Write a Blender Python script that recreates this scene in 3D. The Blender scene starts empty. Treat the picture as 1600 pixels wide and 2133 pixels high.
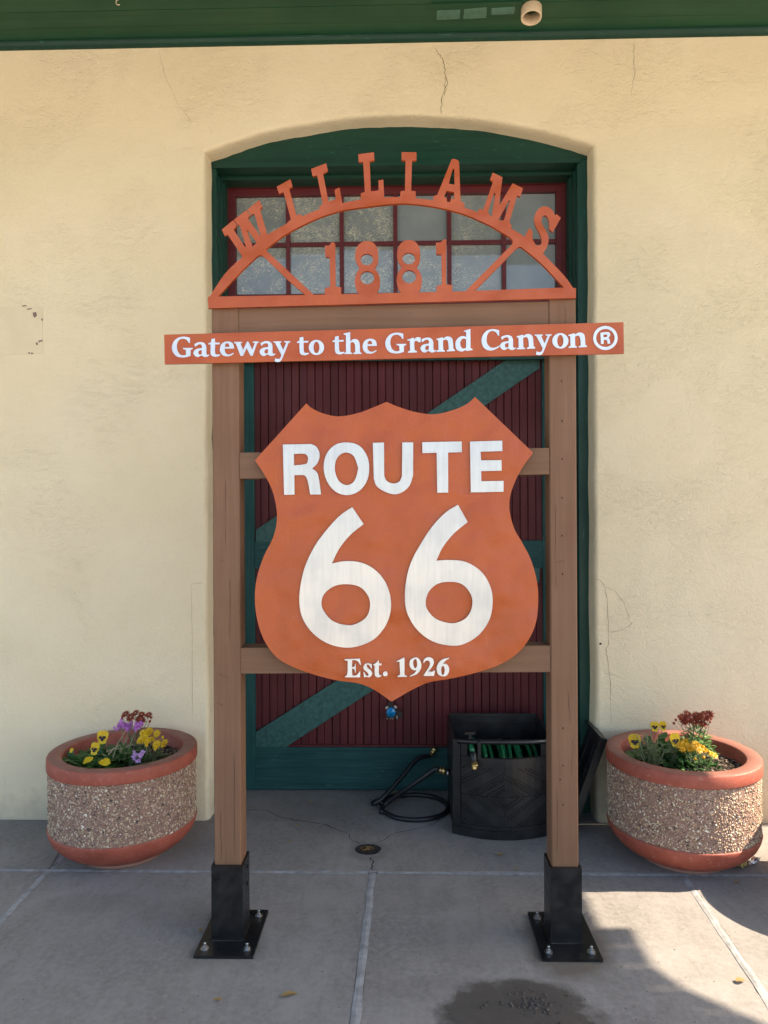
import bpy, bmesh, math, random
from mathutils import Vector, Matrix, noise
from mathutils.geometry import tessellate_polygon
R = math.radians
S = bpy.context.scene
COL = S.collection
rnd = random.Random(7)

# ------------------------------------------------------------------ camera
F = 1530.0                      # focal length in pixels of the 1600 px wide photograph
EYE = 1.5
PSI = math.atan(35 / 1530); RHO = 0.005
FW = Vector((-math.sin(PSI), math.cos(PSI), 0))
_rt = Vector((math.cos(PSI), math.sin(PSI), 0)); _up = Vector((0, 0, 1))
CR = _rt * math.cos(RHO) - _up * math.sin(RHO)
CU = _up * math.cos(RHO) + _rt * math.sin(RHO)
CAM = Vector((0, 0, EYE))
cd = bpy.data.cameras.new('camera'); cam = bpy.data.objects.new('camera', cd); COL.objects.link(cam)
cd.sensor_fit = 'HORIZONTAL'; cd.sensor_width = 36; cd.lens = 36 * F / 1600
cd.clip_start = 0.05; cd.clip_end = 2000
m = Matrix((CR, CU, -FW)).transposed().to_4x4(); m.translation = CAM
cam.matrix_world = m
S.camera = cam

# ------------------------------------------------------------------ light
SUN_E = 42.0
w = bpy.data.worlds.new('World'); S.world = w; w.use_nodes = True
nt = w.node_tree; nt.nodes.clear()
o_ = nt.nodes.new('ShaderNodeOutputWorld'); b_ = nt.nodes.new('ShaderNodeBackground'); s_ = nt.nodes.new('ShaderNodeTexSky')
s_.sky_type = 'NISHITA'; s_.sun_disc = False; s_.sun_elevation = R(SUN_E); s_.sun_rotation = R(89.95)
s_.air_density = 1.0; s_.dust_density = 2.0; s_.ozone_density = 1.0
b_.inputs[1].default_value = 0.145
nt.links.new(s_.outputs[0], b_.inputs[0]); nt.links.new(b_.outputs[0], o_.inputs[0])
sd = bpy.data.lights.new('sun', 'SUN'); sun = bpy.data.objects.new('sun', sd); COL.objects.link(sun)
sd.energy = 5.0; sd.angle = R(0.4); sd.color = (1.0, 0.86, 0.67)
sdir = Vector((math.cos(R(SUN_E)) * math.cos(R(0.05)), math.cos(R(SUN_E)) * math.sin(R(0.05)), math.sin(R(SUN_E))))
sun.rotation_euler = sdir.to_track_quat('Z', 'Y').to_euler(); sun.location = (6, 0, 6)
S.view_settings.view_transform = 'Standard'; S.view_settings.look = 'None'
S.view_settings.gamma = 1; S.view_settings.use_curve_mapping = False
S.view_settings.exposure = 1.66
S.render.engine = 'CYCLES'
S.cycles.max_bounces = 8; S.cycles.diffuse_bounces = 5; S.cycles.use_denoising = True

# ------------------------------------------------------------------ helpers
def ray(u, v): return FW + CR * ((u - 800) / F) - CU * ((v - 1066.5) / F)
def P(u, v, Y):                     # a point of the photograph at the real depth Y
    r = ray(u, v); return CAM + r * (Y / r.y)
def G(u, v, z=0.0):                 # a point of the photograph on a horizontal plane
    r = ray(u, v); return CAM + r * ((z - EYE) / r.z)

def node(nt, t, **k):
    n = nt.nodes.new(t)
    for a, b in k.items(): setattr(n, a, b)
    return n
def newmat(name):
    m = bpy.data.materials.new(name); m.use_nodes = True
    nt = m.node_tree; bs = nt.nodes['Principled BSDF']
    return m, nt, bs
def pos(nt, scale):
    g = node(nt, 'ShaderNodeNewGeometry'); mp = node(nt, 'ShaderNodeMapping'); mp.inputs['Scale'].default_value = scale
    nt.links.new(g.outputs['Position'], mp.inputs['Vector']); return mp.outputs[0]
def nz(nt, vec, scale, detail=5, rough=.55, dist=0):
    n = node(nt, 'ShaderNodeTexNoise'); n.inputs['Scale'].default_value = scale; n.inputs['Detail'].default_value = detail
    n.inputs['Roughness'].default_value = rough; n.inputs['Distortion'].default_value = dist
    nt.links.new(vec, n.inputs['Vector']); return n.outputs['Fac']
def ramp(nt, fac, stops):
    r = node(nt, 'ShaderNodeValToRGB'); e = r.color_ramp.elements
    while len(e) < len(stops): e.new(.5)
    for i, (p, c) in enumerate(stops): e[i].position = p; e[i].color = (*c, 1) if len(c) == 3 else c
    nt.links.new(fac, r.inputs[0]); return r.outputs[0]
def vramp(nt, fac, a, b, lo=0., hi=1.):
    r = node(nt, 'ShaderNodeMapRange'); r.inputs[1].default_value = a; r.inputs[2].default_value = b
    r.inputs[3].default_value = lo; r.inputs[4].default_value = hi; nt.links.new(fac, r.inputs[0]); return r.outputs[0]
def mix(nt, fac, a, b, mode='MIX'):
    n = node(nt, 'ShaderNodeMix', data_type='RGBA', blend_type=mode)
    for i, x in ((0, fac), (6, a), (7, b)):
        if hasattr(x, 'is_linked') or hasattr(x, 'links'): nt.links.new(x, n.inputs[i])
        elif isinstance(x, (int, float)): n.inputs[i].default_value = x
        else: n.inputs[i].default_value = (*x, 1)
    return n.outputs[2]
def math_(nt, op, a, b=0.0):
    n = node(nt, 'ShaderNodeMath', operation=op)
    for i, x in enumerate((a, b)):
        if isinstance(x, (int, float)): n.inputs[i].default_value = x
        else: nt.links.new(x, n.inputs[i])
    return n.outputs[0]
def bump(nt, bs, h, strength, dist):
    n = node(nt, 'ShaderNodeBump'); n.inputs['Strength'].default_value = strength; n.inputs['Distance'].default_value = dist
    nt.links.new(h, n.inputs['Height']); nt.links.new(n.outputs[0], bs.inputs['Normal']); return n

def M(name, c1, c2=None, scale=(8, 8, 8), rng=(.35, .65), rough=.6, bmp=0., bscale=None, bdist=.01, metal=0., spec=.5, coat=0., rvar=0.):
    m, nt, bs = newmat(name)
    bs.inputs['Roughness'].default_value = rough; bs.inputs['Metallic'].default_value = metal
    bs.inputs['Specular IOR Level'].default_value = spec; bs.inputs['Coat Weight'].default_value = coat
    bs.inputs['Coat Roughness'].default_value = .12
    if c2 is None: bs.inputs['Base Color'].default_value = (*c1, 1)
    f = nz(nt, pos(nt, scale), 1.0)
    if c2 is not None: nt.links.new(ramp(nt, f, [(rng[0], c1), (rng[1], c2)]), bs.inputs['Base Color'])
    if rvar: nt.links.new(vramp(nt, f, .3, .7, rough - rvar, rough + rvar), bs.inputs['Roughness'])
    if bmp: bump(nt, bs, nz(nt, pos(nt, bscale or scale), 1.0, 4), bmp, bdist)
    return m

def wood(name, c1, c2, axis, grain=60, rough=.55, bmp=.35, dark=None, chips=None, spec=.28):
    """painted boards: streaks run along the axis"""
    m, nt, bs = newmat(name)
    sc = [grain, grain, grain]; sc['XYZ'.index(axis)] = grain * .035
    v = pos(nt, sc); f = nz(nt, v, 1.0, 6, .6, .4)
    c = ramp(nt, f, [(.3, c1), (.7, c2)])
    big = nz(nt, pos(nt, (3, 3, 3)), 1.0, 4)
    c = mix(nt, vramp(nt, big, .35, .7, 0, .45), c, tuple(x * .78 for x in c1))
    if chips:
        sc2 = [140, 140, 140]; sc2['XYZ'.index(axis)] = 14
        f2 = nz(nt, pos(nt, sc2), 1.0, 3)
        c = mix(nt, vramp(nt, f2, .66, .72, 0, .55), c, chips)
    if name.startswith('maroon'):
        oi = node(nt, 'ShaderNodeObjectInfo'); c = mix(nt, vramp(nt, oi.outputs['Random'], 0, 1, 0, .55), c, (.048, .008, .010))
    nt.links.new(c, bs.inputs['Base Color'])
    nt.links.new(vramp(nt, big, .3, .7, rough - .08, rough + .12), bs.inputs['Roughness'])
    bump(nt, bs, f, bmp, .004); bs.inputs['Specular IOR Level'].default_value = spec
    return m

def mesh(name, vs, fs, mat, smooth=False, fix=True):
    me = bpy.data.meshes.new(name); me.from_pydata([tuple(v) for v in vs], [], fs); me.update()
    if fix:
        bm = bmesh.new(); bm.from_mesh(me); bmesh.ops.recalc_face_normals(bm, faces=bm.faces); bm.to_mesh(me); bm.free()
    if mat: me.materials.append(mat)
    if smooth: me.shade_smooth()
    return me
def link(name, me, parent=None, loc=None, kind=None):
    o = bpy.data.objects.new(name, me); COL.objects.link(o)
    if parent is not None:
        o.parent = parent
        if parent.type == 'EMPTY': o.matrix_parent_inverse = Matrix.Translation(-parent.location)
    if loc is not None: o.location = loc
    if kind: o['kind'] = kind
    return o
def ob(name, vs, fs, mat, parent=None, smooth=False, kind=None, fix=True):
    return link(name, mesh(name, vs, fs, mat, smooth, fix), parent, None, kind)
def thing(name, label, cat, loc=(0, 0, 0), group=None, kind=None):
    o = bpy.data.objects.new(name, None); COL.objects.link(o); o.location = loc; o.empty_display_size = .05
    if kind: o['kind'] = kind
    else:
        o['label'] = label; o['category'] = cat
        if group: o['group'] = group
    return o
def tag(o, label, cat, group=None):
    o['label'] = label; o['category'] = cat
    if group: o['group'] = group
    return o

class MB:
    def __init__(s): s.v = []; s.f = []
    def add(s, vs, fs):
        k = len(s.v); s.v += [tuple(x) for x in vs]; s.f += [tuple(i + k for i in f) for f in fs]; return s
    def box(s, a, b, M_=None):
        x0, y0, z0 = a; x1, y1, z1 = b
        vs = [Vector(q) for q in ((x0,y0,z0),(x1,y0,z0),(x1,y1,z0),(x0,y1,z0),(x0,y0,z1),(x1,y0,z1),(x1,y1,z1),(x0,y1,z1))]
        if M_: vs = [M_ @ q for q in vs]
        return s.add(vs, [(0,1,2,3),(4,5,6,7),(0,1,5,4),(1,2,6,5),(2,3,7,6),(3,0,4,7)])
    def hexa(s, q0, q1):              # two quads joined
        return s.add(list(q0) + list(q1), [(0,1,2,3),(4,5,6,7),(0,1,5,4),(1,2,6,5),(2,3,7,6),(3,0,4,7)])
    def tube(s, pts, r, n=10, cap=True):
        pts = [Vector(p) for p in pts]; rs = r if isinstance(r, (list, tuple)) else [r] * len(pts)
        up = Vector((.13, .21, 1)).normalized(); rings = []
        for i, p in enumerate(pts):
            t = (pts[min(i + 1, len(pts) - 1)] - pts[max(i - 1, 0)]).normalized()
            a = up - t * up.dot(t)
            if a.length < 1e-3: a = t.orthogonal()
            a.normalize(); b = t.cross(a); up = a
            rings.append([p + (a * math.cos(j * 2 * math.pi / n) + b * math.sin(j * 2 * math.pi / n)) * rs[i] for j in range(n)])
        k = len(s.v)
        for q in rings: s.v += [tuple(x) for x in q]
        for i in range(len(pts) - 1):
            for j in range(n):
                s.f.append((k + i*n + j, k + i*n + (j+1) % n, k + (i+1)*n + (j+1) % n, k + (i+1)*n + j))
        if cap: s.f.append(tuple(k + j for j in range(n))); s.f.append(tuple(k + (len(pts)-1)*n + j for j in range(n)))
        return s
    def lathe(s, prof, c, n=64, close=False):
        k = len(s.v); L = len(prof)
        for r, z in prof:
            for j in range(n):
                a = 2 * math.pi * j / n; s.v.append((c[0] + r * math.cos(a), c[1] + r * math.sin(a), c[2] + z))
        for i in range(L - 1 + (1 if close else 0)):
            i2 = (i + 1) % L
            for j in range(n): s.f.append((k + i*n + j, k + i*n + (j+1) % n, k + i2*n + (j+1) % n, k + i2*n + j))
        return s
    def ob(s, name, mat, parent=None, smooth=False, kind=None, fix=True): return ob(name, s.v, s.f, mat, parent, smooth, kind, fix)

def hermite(pts, closed=True, n=6):
    """pts: (x, y, smooth) -> polyline"""
    out = []; N = len(pts)
    def tan(i, L):
        a = pts[(i - 1) % N]; b = pts[(i + 1) % N]
        v = Vector((b[0] - a[0], b[1] - a[1])); return v.normalized() * L if v.length else v
    for i in range(N if closed else N - 1):
        a, b = pts[i], pts[(i + 1) % N]
        A, B = Vector(a[:2]), Vector(b[:2]); L = (B - A).length
        if not (a[2] or b[2]): out.append(A); continue
        m0 = tan(i, L) if a[2] else (B - A); m1 = tan((i + 1) % N, L) if b[2] else (B - A)
        for k in range(n):
            t = k / n; t2, t3 = t*t, t*t*t
            out.append(A*(2*t3-3*t2+1) + m0*(t3-2*t2+t) + B*(-2*t3+3*t2) + m1*(t3-t2))
    if not closed: out.append(Vector(pts[-1][:2]))
    return out
def path(s):
    r = []
    for t in s.split():
        sm = t.endswith('~'); x, y = t.rstrip('~').split(','); r.append((float(x), float(y), sm))
    return r
def ell(cx, cy, rx, ry, n=28): return [Vector((cx + rx*math.cos(2*math.pi*i/n), cy + ry*math.sin(2*math.pi*i/n))) for i in range(n)]
def poly(x): return hermite(path(x)) if isinstance(x, str) else x
def plate(name, outline, holes, tr, Y, th, mat, parent):
    """flat cut shape, traced outline at its real depth, with thickness; tr maps crop coordinates to photograph pixels"""
    loops = [[tr(p) for p in poly(q)] for q in [outline] + list(holes)]
    fr = [[P(u, v, Y) for u, v in L] for L in loops]
    tri = tessellate_polygon([[Vector((p.x, p.z, 0)) for p in L] for L in fr])
    allp = [p for L in fr for p in L]; n = len(allp)
    vs = allp + [p + Vector((0, th, 0)) for p in allp]
    fs = [tuple(t) for t in tri] + [tuple(i + n for i in reversed(t)) for t in tri]
    k = 0
    for L in fr:
        m_ = len(L)
        for i in range(m_): j = (i + 1) % m_; fs.append((k + i, k + j, k + j + n, k + i + n))
        k += m_
    return ob(name, vs, fs, mat, parent)
def crop(ox, oy, sc, dx=0, dy=0): return lambda p: (ox + p[0] / sc + dx, oy + p[1] / sc + dy)
def ribbon(pts, wdt, nrm):
    """thin crack: a jagged ribbon lying on a surface"""
    vs, fs = [], []
    for i, p in enumerate(pts):
        t = (pts[min(i+1, len(pts)-1)] - pts[max(i-1, 0)]).normalized(); s = t.cross(nrm).normalized()
        q = wdt * (.35 + rnd.random() * .9) * (.4 if i in (0, len(pts)-1) else 1) / 2
        vs += [p + s*q, p - s*q]
    for i in range(len(pts) - 1): fs.append((2*i, 2*i+1, 2*i+3, 2*i+2))
    return vs, fs
def jag(pts, amp, n=5):
    out = []
    for a, b in zip(pts, pts[1:]):
        for k in range(n):
            t = k / n; q = a.lerp(b, t)
            if k: q = q + Vector([(rnd.random() - .5) * amp for _ in range(3)])
            out.append(q)
    return out + [pts[-1]]

# ------------------------------------------------------------------ materials
def m_stucco():
    m, nt, bs = newmat('cream_stucco')
    p1 = pos(nt, (1, 1, 1))
    big = nz(nt, p1, 1.6, 5, .6)
    c = ramp(nt, big, [(.3, (.735, .612, .405)), (.7, (.785, .668, .465))])
    fine = nz(nt, p1, 60, 6, .7)
    c = mix(nt, vramp(nt, fine, .55, .75, 0, .14), c, (.45, .37, .22))
    speck = nz(nt, p1, 130, 2); c = mix(nt, vramp(nt, speck, .74, .78, 0, .35), c, (.25, .2, .13))
    g = node(nt, 'ShaderNodeNewGeometry'); sx = node(nt, 'ShaderNodeSeparateXYZ'); nt.links.new(g.outputs['Position'], sx.inputs[0])
    zz = math_(nt, 'ADD', sx.outputs[2], math_(nt, 'MULTIPLY', math_(nt, 'SUBTRACT', nz(nt, p1, 7, 6, .7), .5), .5))
    c = mix(nt, vramp(nt, zz, .16, -.02, 0, .5), c, (.36, .31, .235))
    nt.links.new(c, bs.inputs['Base Color']); bs.inputs['Roughness'].default_value = .8; bs.inputs['Specular IOR Level'].default_value = .25
    msk = vramp(nt, nz(nt, p1, 2.6, 4, .6, .6), .44, .6)
    r1 = nz(nt, pos(nt, (24, 24, 36)), 1.0, 4, .62, 1.4)
    r2 = nz(nt, p1, 9, 5, .6, .8)
    ridge = math_(nt, 'MULTIPLY', math_(nt, 'ABSOLUTE', math_(nt, 'SUBTRACT', r1, .5)), -2.0)
    h = math_(nt, 'ADD', math_(nt, 'MULTIPLY', ridge, math_(nt, 'ADD', math_(nt, 'MULTIPLY', msk, .36), .23)), math_(nt, 'MULTIPLY', r2, .55))
    h = math_(nt, 'ADD', h, math_(nt, 'MULTIPLY', nz(nt, p1, 75, 3, .6, .5), .20))
    bump(nt, bs, h, 1.0, .0092)
    return m
def ellmask(nt, c, rx, ry, noise_amt, nscale, soft):
    g = node(nt, 'ShaderNodeNewGeometry'); sx = node(nt, 'ShaderNodeSeparateXYZ'); nt.links.new(g.outputs['Position'], sx.inputs[0])
    a = math_(nt, 'DIVIDE', math_(nt, 'SUBTRACT', sx.outputs[0], c[0]), rx); b = math_(nt, 'DIVIDE', math_(nt, 'SUBTRACT', sx.outputs[1], c[1]), ry)
    d = math_(nt, 'SQRT', math_(nt, 'ADD', math_(nt, 'MULTIPLY', a, a), math_(nt, 'MULTIPLY', b, b)))
    d = math_(nt, 'ADD', d, math_(nt, 'MULTIPLY', math_(nt, 'SUBTRACT', nz(nt, g.outputs['Position'], nscale, 5, .65), .5), noise_amt))
    return vramp(nt, d, 1.0 - soft, 1.0 + soft, 1, 0)
def m_concrete():
    m, nt, bs = newmat('grey_concrete')
    p1 = pos(nt, (1, 1, 1))
    big = nz(nt, p1, 2.2, 6, .62, .3); fine = nz(nt, p1, 45, 6, .7); vf = nz(nt, p1, 260, 3, .7)
    c = ramp(nt, big, [(.30, (.168, .151, .136)), (.5, (.228, .208, .189)), (.68, (.294, .269, .246))])
    c = mix(nt, vramp(nt, nz(nt, pos(nt, (14, 5, 9)), 1.0, 6, .7, .8), .42, .68, 0, .55), c, (.150, .132, .115))
    c = mix(nt, vramp(nt, fine, .38, .66, 0, .65), c, (.292, .268, .246))
    c = mix(nt, vramp(nt, vf, .40, .30, 0, .6), c, (.13, .12, .11))
    c = mix(nt, vramp(nt, nz(nt, p1, 90, 2, .5), .73, .77, 0, .6), c, (.09, .08, .07))
    c = mix(nt, vramp(nt, nz(nt, p1, 120, 2, .5), .76, .79, 0, .5), c, (.6, .6, .58))
    pc = G(1085, 2112)
    wet = ellmask(nt, (pc.x, pc.y), .225, .155, 1.3, 8, .13)
    c = mix(nt, math_(nt, 'MULTIPLY', wet, .78), c, (.050, .042, .033))
    for u, v, rx, ry, k in ((1180, 1972, .150, .185, .85), (465, 1975, .15, .13, .25), (1000, 1960, .22, .16, .16), (380, 1900, .16, .1, .16), (767, 1772, .09, .09, .35), (600, 1690, .3, .12, .22), (200, 1880, .2, .07, .15), (860, 1870, .18, .1, .15), (640, 1890, .12, .05, .12), (960, 2060, .3, .06, .15)):
        q = G(u, v); mk = ellmask(nt, (q.x, q.y), rx, ry, .7, 11, .22)
        c = mix(nt, math_(nt, 'MULTIPLY', mk, k), c, (.12, .10, .075))
    nt.links.new(c, bs.inputs['Base Color'])
    nt.links.new(math_(nt, 'SUBTRACT', vramp(nt, fine, .3, .7, .78, .92), math_(nt, 'MULTIPLY', wet, .42)), bs.inputs['Roughness'])
    bs.inputs['Specular IOR Level'].default_value = .35
    h = math_(nt, 'ADD', math_(nt, 'MULTIPLY', fine, .6), math_(nt, 'MULTIPLY', vf, .35))
    bump(nt, bs, h, .8, .004)
    return m
def m_pane(name, flecks):
    m, nt, bs = newmat(name)
    p1 = pos(nt, (1, 1, 1))
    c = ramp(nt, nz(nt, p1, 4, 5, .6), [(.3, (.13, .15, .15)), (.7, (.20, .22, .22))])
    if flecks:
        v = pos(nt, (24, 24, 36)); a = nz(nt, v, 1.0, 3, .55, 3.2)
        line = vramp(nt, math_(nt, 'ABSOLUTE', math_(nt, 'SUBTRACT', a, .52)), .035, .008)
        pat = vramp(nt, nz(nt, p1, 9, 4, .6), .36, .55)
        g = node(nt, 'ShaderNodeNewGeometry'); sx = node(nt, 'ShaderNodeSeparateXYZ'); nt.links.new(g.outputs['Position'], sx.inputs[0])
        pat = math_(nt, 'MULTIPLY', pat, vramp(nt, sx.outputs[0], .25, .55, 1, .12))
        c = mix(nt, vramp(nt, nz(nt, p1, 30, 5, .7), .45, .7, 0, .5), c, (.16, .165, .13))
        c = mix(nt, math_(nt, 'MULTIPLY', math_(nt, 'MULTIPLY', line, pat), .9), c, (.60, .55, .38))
    nt.links.new(c, bs.inputs['Base Color'])
    bs.inputs['Roughness'].default_value = .5; bs.inputs['Coat Weight'].default_value = 1.0; bs.inputs['Coat Roughness'].default_value = .03; bs.inputs['Coat IOR'].default_value = 1.6
    bump(nt, bs, nz(nt, p1, 3, 2), .06, .02)
    return m
def m_sign():
    m, nt, bs = newmat('rust_orange_powder_coat')
    p1 = pos(nt, (1, 1, 1))
    c = ramp(nt, nz(nt, p1, 5, 4), [(.3, (.392, .070, .010)), (.7, (.43, .082, .014))])
    c = mix(nt, vramp(nt, nz(nt, p1, 320, 2), .5, .72, 0, .25), c, (.48, .108, .026))
    c = mix(nt, vramp(nt, nz(nt, p1, 3.2, 5, .65, .5), .42, .68, 0, .28), c, (.35, .070, .020))
    c = mix(nt, vramp(nt, nz(nt, pos(nt, (60, 60, 9)), 1.0, 4, .7), .6, .8, 0, .25), c, (.45, .17, .10))
    nt.links.new(c, bs.inputs['Base Color'])
    bs.inputs['Roughness'].default_value = .27; bs.inputs['Specular IOR Level'].default_value = .45
    h = math_(nt, 'ADD', math_(nt, 'MULTIPLY', nz(nt, p1, 260, 2), .03), math_(nt, 'MULTIPLY', nz(nt, p1, 5.5, 2, .4), 1.0))
    bump(nt, bs, h, 1.0, .045)
    return m
def m_alu(name, tint, rough, metal):
    m, nt, bs = newmat(name)
    v = pos(nt, (90, 90, 6)); f = nz(nt, v, 1.0, 5, .6)
    b = nz(nt, pos(nt, (9, 9, 9)), 1.0, 4)
    c = mix(nt, vramp(nt, f, .35, .7, 0, .6), tint, tuple(x * .78 for x in tint))
    c = mix(nt, vramp(nt, b, .45, .75, 0, .5), c, tuple(x * .72 for x in tint))
    nt.links.new(c, bs.inputs['Base Color']); bs.inputs['Metallic'].default_value = metal
    nt.links.new(vramp(nt, b, .3, .7, rough - .06, rough + .08), bs.inputs['Roughness'])
    bump(nt, bs, f, .05, .002)
    return m
def m_pebble():
    m, nt, bs = newmat('pebbles')
    g = node(nt, 'ShaderNodeNewGeometry')
    c = ramp(nt, g.outputs['Random Per Island'], [(0, (.05, .04, .04)), (.05, (.07, .055, .05)), (.09, (.25, .15, .105)), (.35, (.34, .22, .15)), (.6, (.46, .315, .195)), (.82, (.56, .42, .27)), (.94, (.68, .57, .42)), (1, (.78, .72, .60))])
    nt.links.new(c, bs.inputs['Base Color']); bs.inputs['Roughness'].default_value = .45
    return m
def m_leaf(name, a, b, rough=.5):
    m, nt, bs = newmat(name)
    g = node(nt, 'ShaderNodeNewGeometry')
    c = ramp(nt, g.outputs['Random Per Island'], [(0, a), (1, b)])
    nt.links.new(c, bs.inputs['Base Color']); bs.inputs['Roughness'].default_value = rough
    bs.inputs['Subsurface Weight'].default_value = 0
    tr = node(nt, 'ShaderNodeBsdfTranslucent'); nt.links.new(c, tr.inputs[0])
    mx = node(nt, 'ShaderNodeMixShader'); mx.inputs[0].default_value = .28
    nt.links.new(bs.outputs[0], mx.inputs[1]); nt.links.new(tr.outputs[0], mx.inputs[2])
    nt.links.new(mx.outputs[0], nt.nodes['Material Output'].inputs[0])
    return m

STUCCO = m_stucco(); CONC = m_concrete()
JOINT = M('pale_joint_filler', (.20, .195, .188), (.33, .325, .318), (22, 22, 22), rough=.85, bmp=.3, bscale=(90, 90, 90), bdist=.003)
GREEN = wood('dark_green_paint', (.006, .036, .022), (.011, .052, .033), 'X', 40, .42, .25, chips=(.05, .17, .13))
GREENZ = wood('dark_green_paint_upright', (.006, .040, .029), (.011, .058, .042), 'Z', 40, .42, .25, chips=(.05, .16, .13))
SOFF = wood('green_soffit_paint', (.010, .060, .028), (.017, .080, .040), 'X', 26, .5, .2)
TEAL = wood('weathered_green_door_rail', (.005, .040, .039), (.020, .085, .078), 'X', 70, .6, .7, chips=(.07, .19, .17))
TEALZ = wood('weathered_green_door_stile', (.007, .050, .047), (.022, .092, .084), 'Z', 70, .6, .7, chips=(.07, .19, .17))
TEALB = M('weathered_green_door_brace', (.009, .055, .048), (.026, .10, .085), (40, 40, 40), rough=.6, bmp=.5, bscale=(70, 70, 70), bdist=.004)
MAROON = wood('maroon_paint', (.080, .010, .012), (.125, .019, .020), 'Z', 60, .55, .5, chips=(.03, .006, .008))
SASH = wood('red_sash_paint', (.085, .010, .013), (.12, .018, .018), 'X', 50, .4, .2)
BROWNZ = wood('brown_stained_post', (.168, .085, .046), (.212, .112, .064), 'Z', 45, .62, .28, chips=(.13, .068, .042))
BROWNX = wood('brown_stained_rail', (.155, .081, .044), (.205, .112, .064), 'X', 45, .62, .4, chips=(.12, .065, .042))
SIGN = m_sign()
ALU = m_alu('brushed_aluminium', (.60, .60, .59), .34, .75)
ALUW = m_alu('white_lettering', (.66, .70, .75), .35, .35)
ALUC = m_alu('cream_lettering', (.80, .76, .68), .45, .1)
STEEL = M('black_coated_steel', (.004, .0042, .0048), (.010, .0098, .0095), (20, 20, 20), rough=.36, bmp=.12, bscale=(150, 150, 150), bdist=.002, rvar=.1)
ZINC = M('zinc_bolt', (.28, .28, .28), (.55, .55, .54), (160, 160, 160), rough=.36, metal=1.)
PLAST = M('black_plastic', (.0065, .0068, .0075), (.012, .0122, .013), (14, 14, 14), rough=.38, bmp=.15, bscale=(220, 220, 220), bdist=.002, rvar=.08)
RUBBER = M('black_rubber', (.006, .006, .008), (.011, .011, .013), (30, 30, 30), rough=.45)
BRASS = M('brass', (.52, .38, .15), (.66, .50, .22), (90, 90, 90), rough=.35, metal=1.)
GHOSE = M('green_hose', (.003, .080, .030), (.006, .125, .048), (30, 30, 30), rough=.35)
TERRA0 = M('terracotta_paint', (.36, .088, .048), (.46, .125, .072), (13, 13, 13), rough=.55, spec=.35, bmp=.3, bscale=(120, 120, 120), bdist=.002, rvar=.12)
def m_terra():
    m, nt, bs = newmat('terracotta_paint_dusty'); p1 = pos(nt, (1, 1, 1))
    c = ramp(nt, nz(nt, p1, 13, 5, .65), [(.3, (.26, .060, .036)), (.7, (.38, .096, .058))])
    c = mix(nt, vramp(nt, nz(nt, p1, 48, 5, .7), .60, .70, 0, .55), c, (.50, .30, .23))
    c = mix(nt, vramp(nt, nz(nt, p1, 160, 3, .6), .68, .74, 0, .7), c, (.60, .45, .37))
    c = mix(nt, vramp(nt, nz(nt, p1, 90, 3, .6), .70, .75, 0, .8), c, (.08, .04, .03))
    g = node(nt, 'ShaderNodeNewGeometry'); sx = node(nt, 'ShaderNodeSeparateXYZ'); nt.links.new(g.outputs['Normal'], sx.inputs[0]); sp = node(nt, 'ShaderNodeSeparateXYZ'); nt.links.new(g.outputs['Position'], sp.inputs[0])
    dust = math_(nt, 'MULTIPLY', vramp(nt, sx.outputs[2], .75, .97), vramp(nt, nz(nt, p1, 20, 5, .7), .25, .6, .4, .85))
    c = mix(nt, dust, c, (.235, .115, .090))
    low = math_(nt, 'ADD', sp.outputs[2], math_(nt, 'MULTIPLY', math_(nt, 'SUBTRACT', nz(nt, p1, 25, 5, .7), .5), .08))
    c = mix(nt, vramp(nt, low, .055, .01, 0, .6), c, (.40, .29, .24))
    nt.links.new(c, bs.inputs['Base Color']); bs.inputs['Specular IOR Level'].default_value = .35
    nt.links.new(vramp(nt, nz(nt, p1, 17, 4), .3, .7, .42, .68), bs.inputs['Roughness'])
    bump(nt, bs, nz(nt, p1, 110, 4, .7), .45, .003)
    return m
TERRA = m_terra()
MORTAR = M('red_brown_mortar', (.22, .125, .09), (.31, .185, .135), (60, 60, 60), rough=.85, bmp=.6, bscale=(160, 160, 160), bdist=.006)
PEB = m_pebble()
SOIL = M('dark_soil', (.018, .012, .009), (.05, .034, .024), (60, 60, 60), rough=.95, bmp=1., bscale=(90, 90, 90), bdist=.02)
MULCH = m_leaf('mulch_chips', (.10, .06, .04), (.42, .33, .25), .85)
CRACK = M('crack_shadow', (.012, .010, .009), rough=1.)
WCRACK = M('plaster_crack', (.30, .235, .145), rough=1.)
PVC = M('cream_pvc', (.66, .50, .33), (.72, .56, .39), (20, 20, 20), rough=.45)
VENT = M('vent_slat_paint', (.055, .13, .085), (.08, .165, .115), (40, 40, 40), rough=.5)
BLUE = M('blue_enamel', (.005, .16, .38), (.01, .22, .46), (60, 60, 60), rough=.25)
DRYLEAF = m_leaf('dry_leaf', (.20, .12, .035), (.42, .28, .10), .7)
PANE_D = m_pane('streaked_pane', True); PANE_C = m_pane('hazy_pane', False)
LEAFG = m_leaf('pansy_leaf', (.030, .10, .018), (.085, .20, .045)); LEAFM = m_leaf('mum_leaf', (.022, .075, .018), (.07, .16, .045))
LEAFL = m_leaf('pale_mum_leaf', (.07, .15, .04), (.16, .26, .08)); LEAFS = m_leaf('grey_green_leaf', (.07, .12, .05), (.19, .25, .13))
STEM = m_leaf('stem', (.10, .14, .05), (.26, .29, .15)); TWIG = m_leaf('straw', (.25, .2, .12), (.42, .36, .24))
YEL = m_leaf('yellow_petal', (.70, .42, .005), (.82, .56, .01)); BLOTCH = m_leaf('dark_petal_blotch', (.012, .002, .006), (.03, .004, .01))
GOLD = m_leaf('golden_petal', (.66, .33, .004), (.80, .47, .008)); REDP = m_leaf('rust_red_petal', (.15, .014, .012), (.40, .075, .018))
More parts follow.
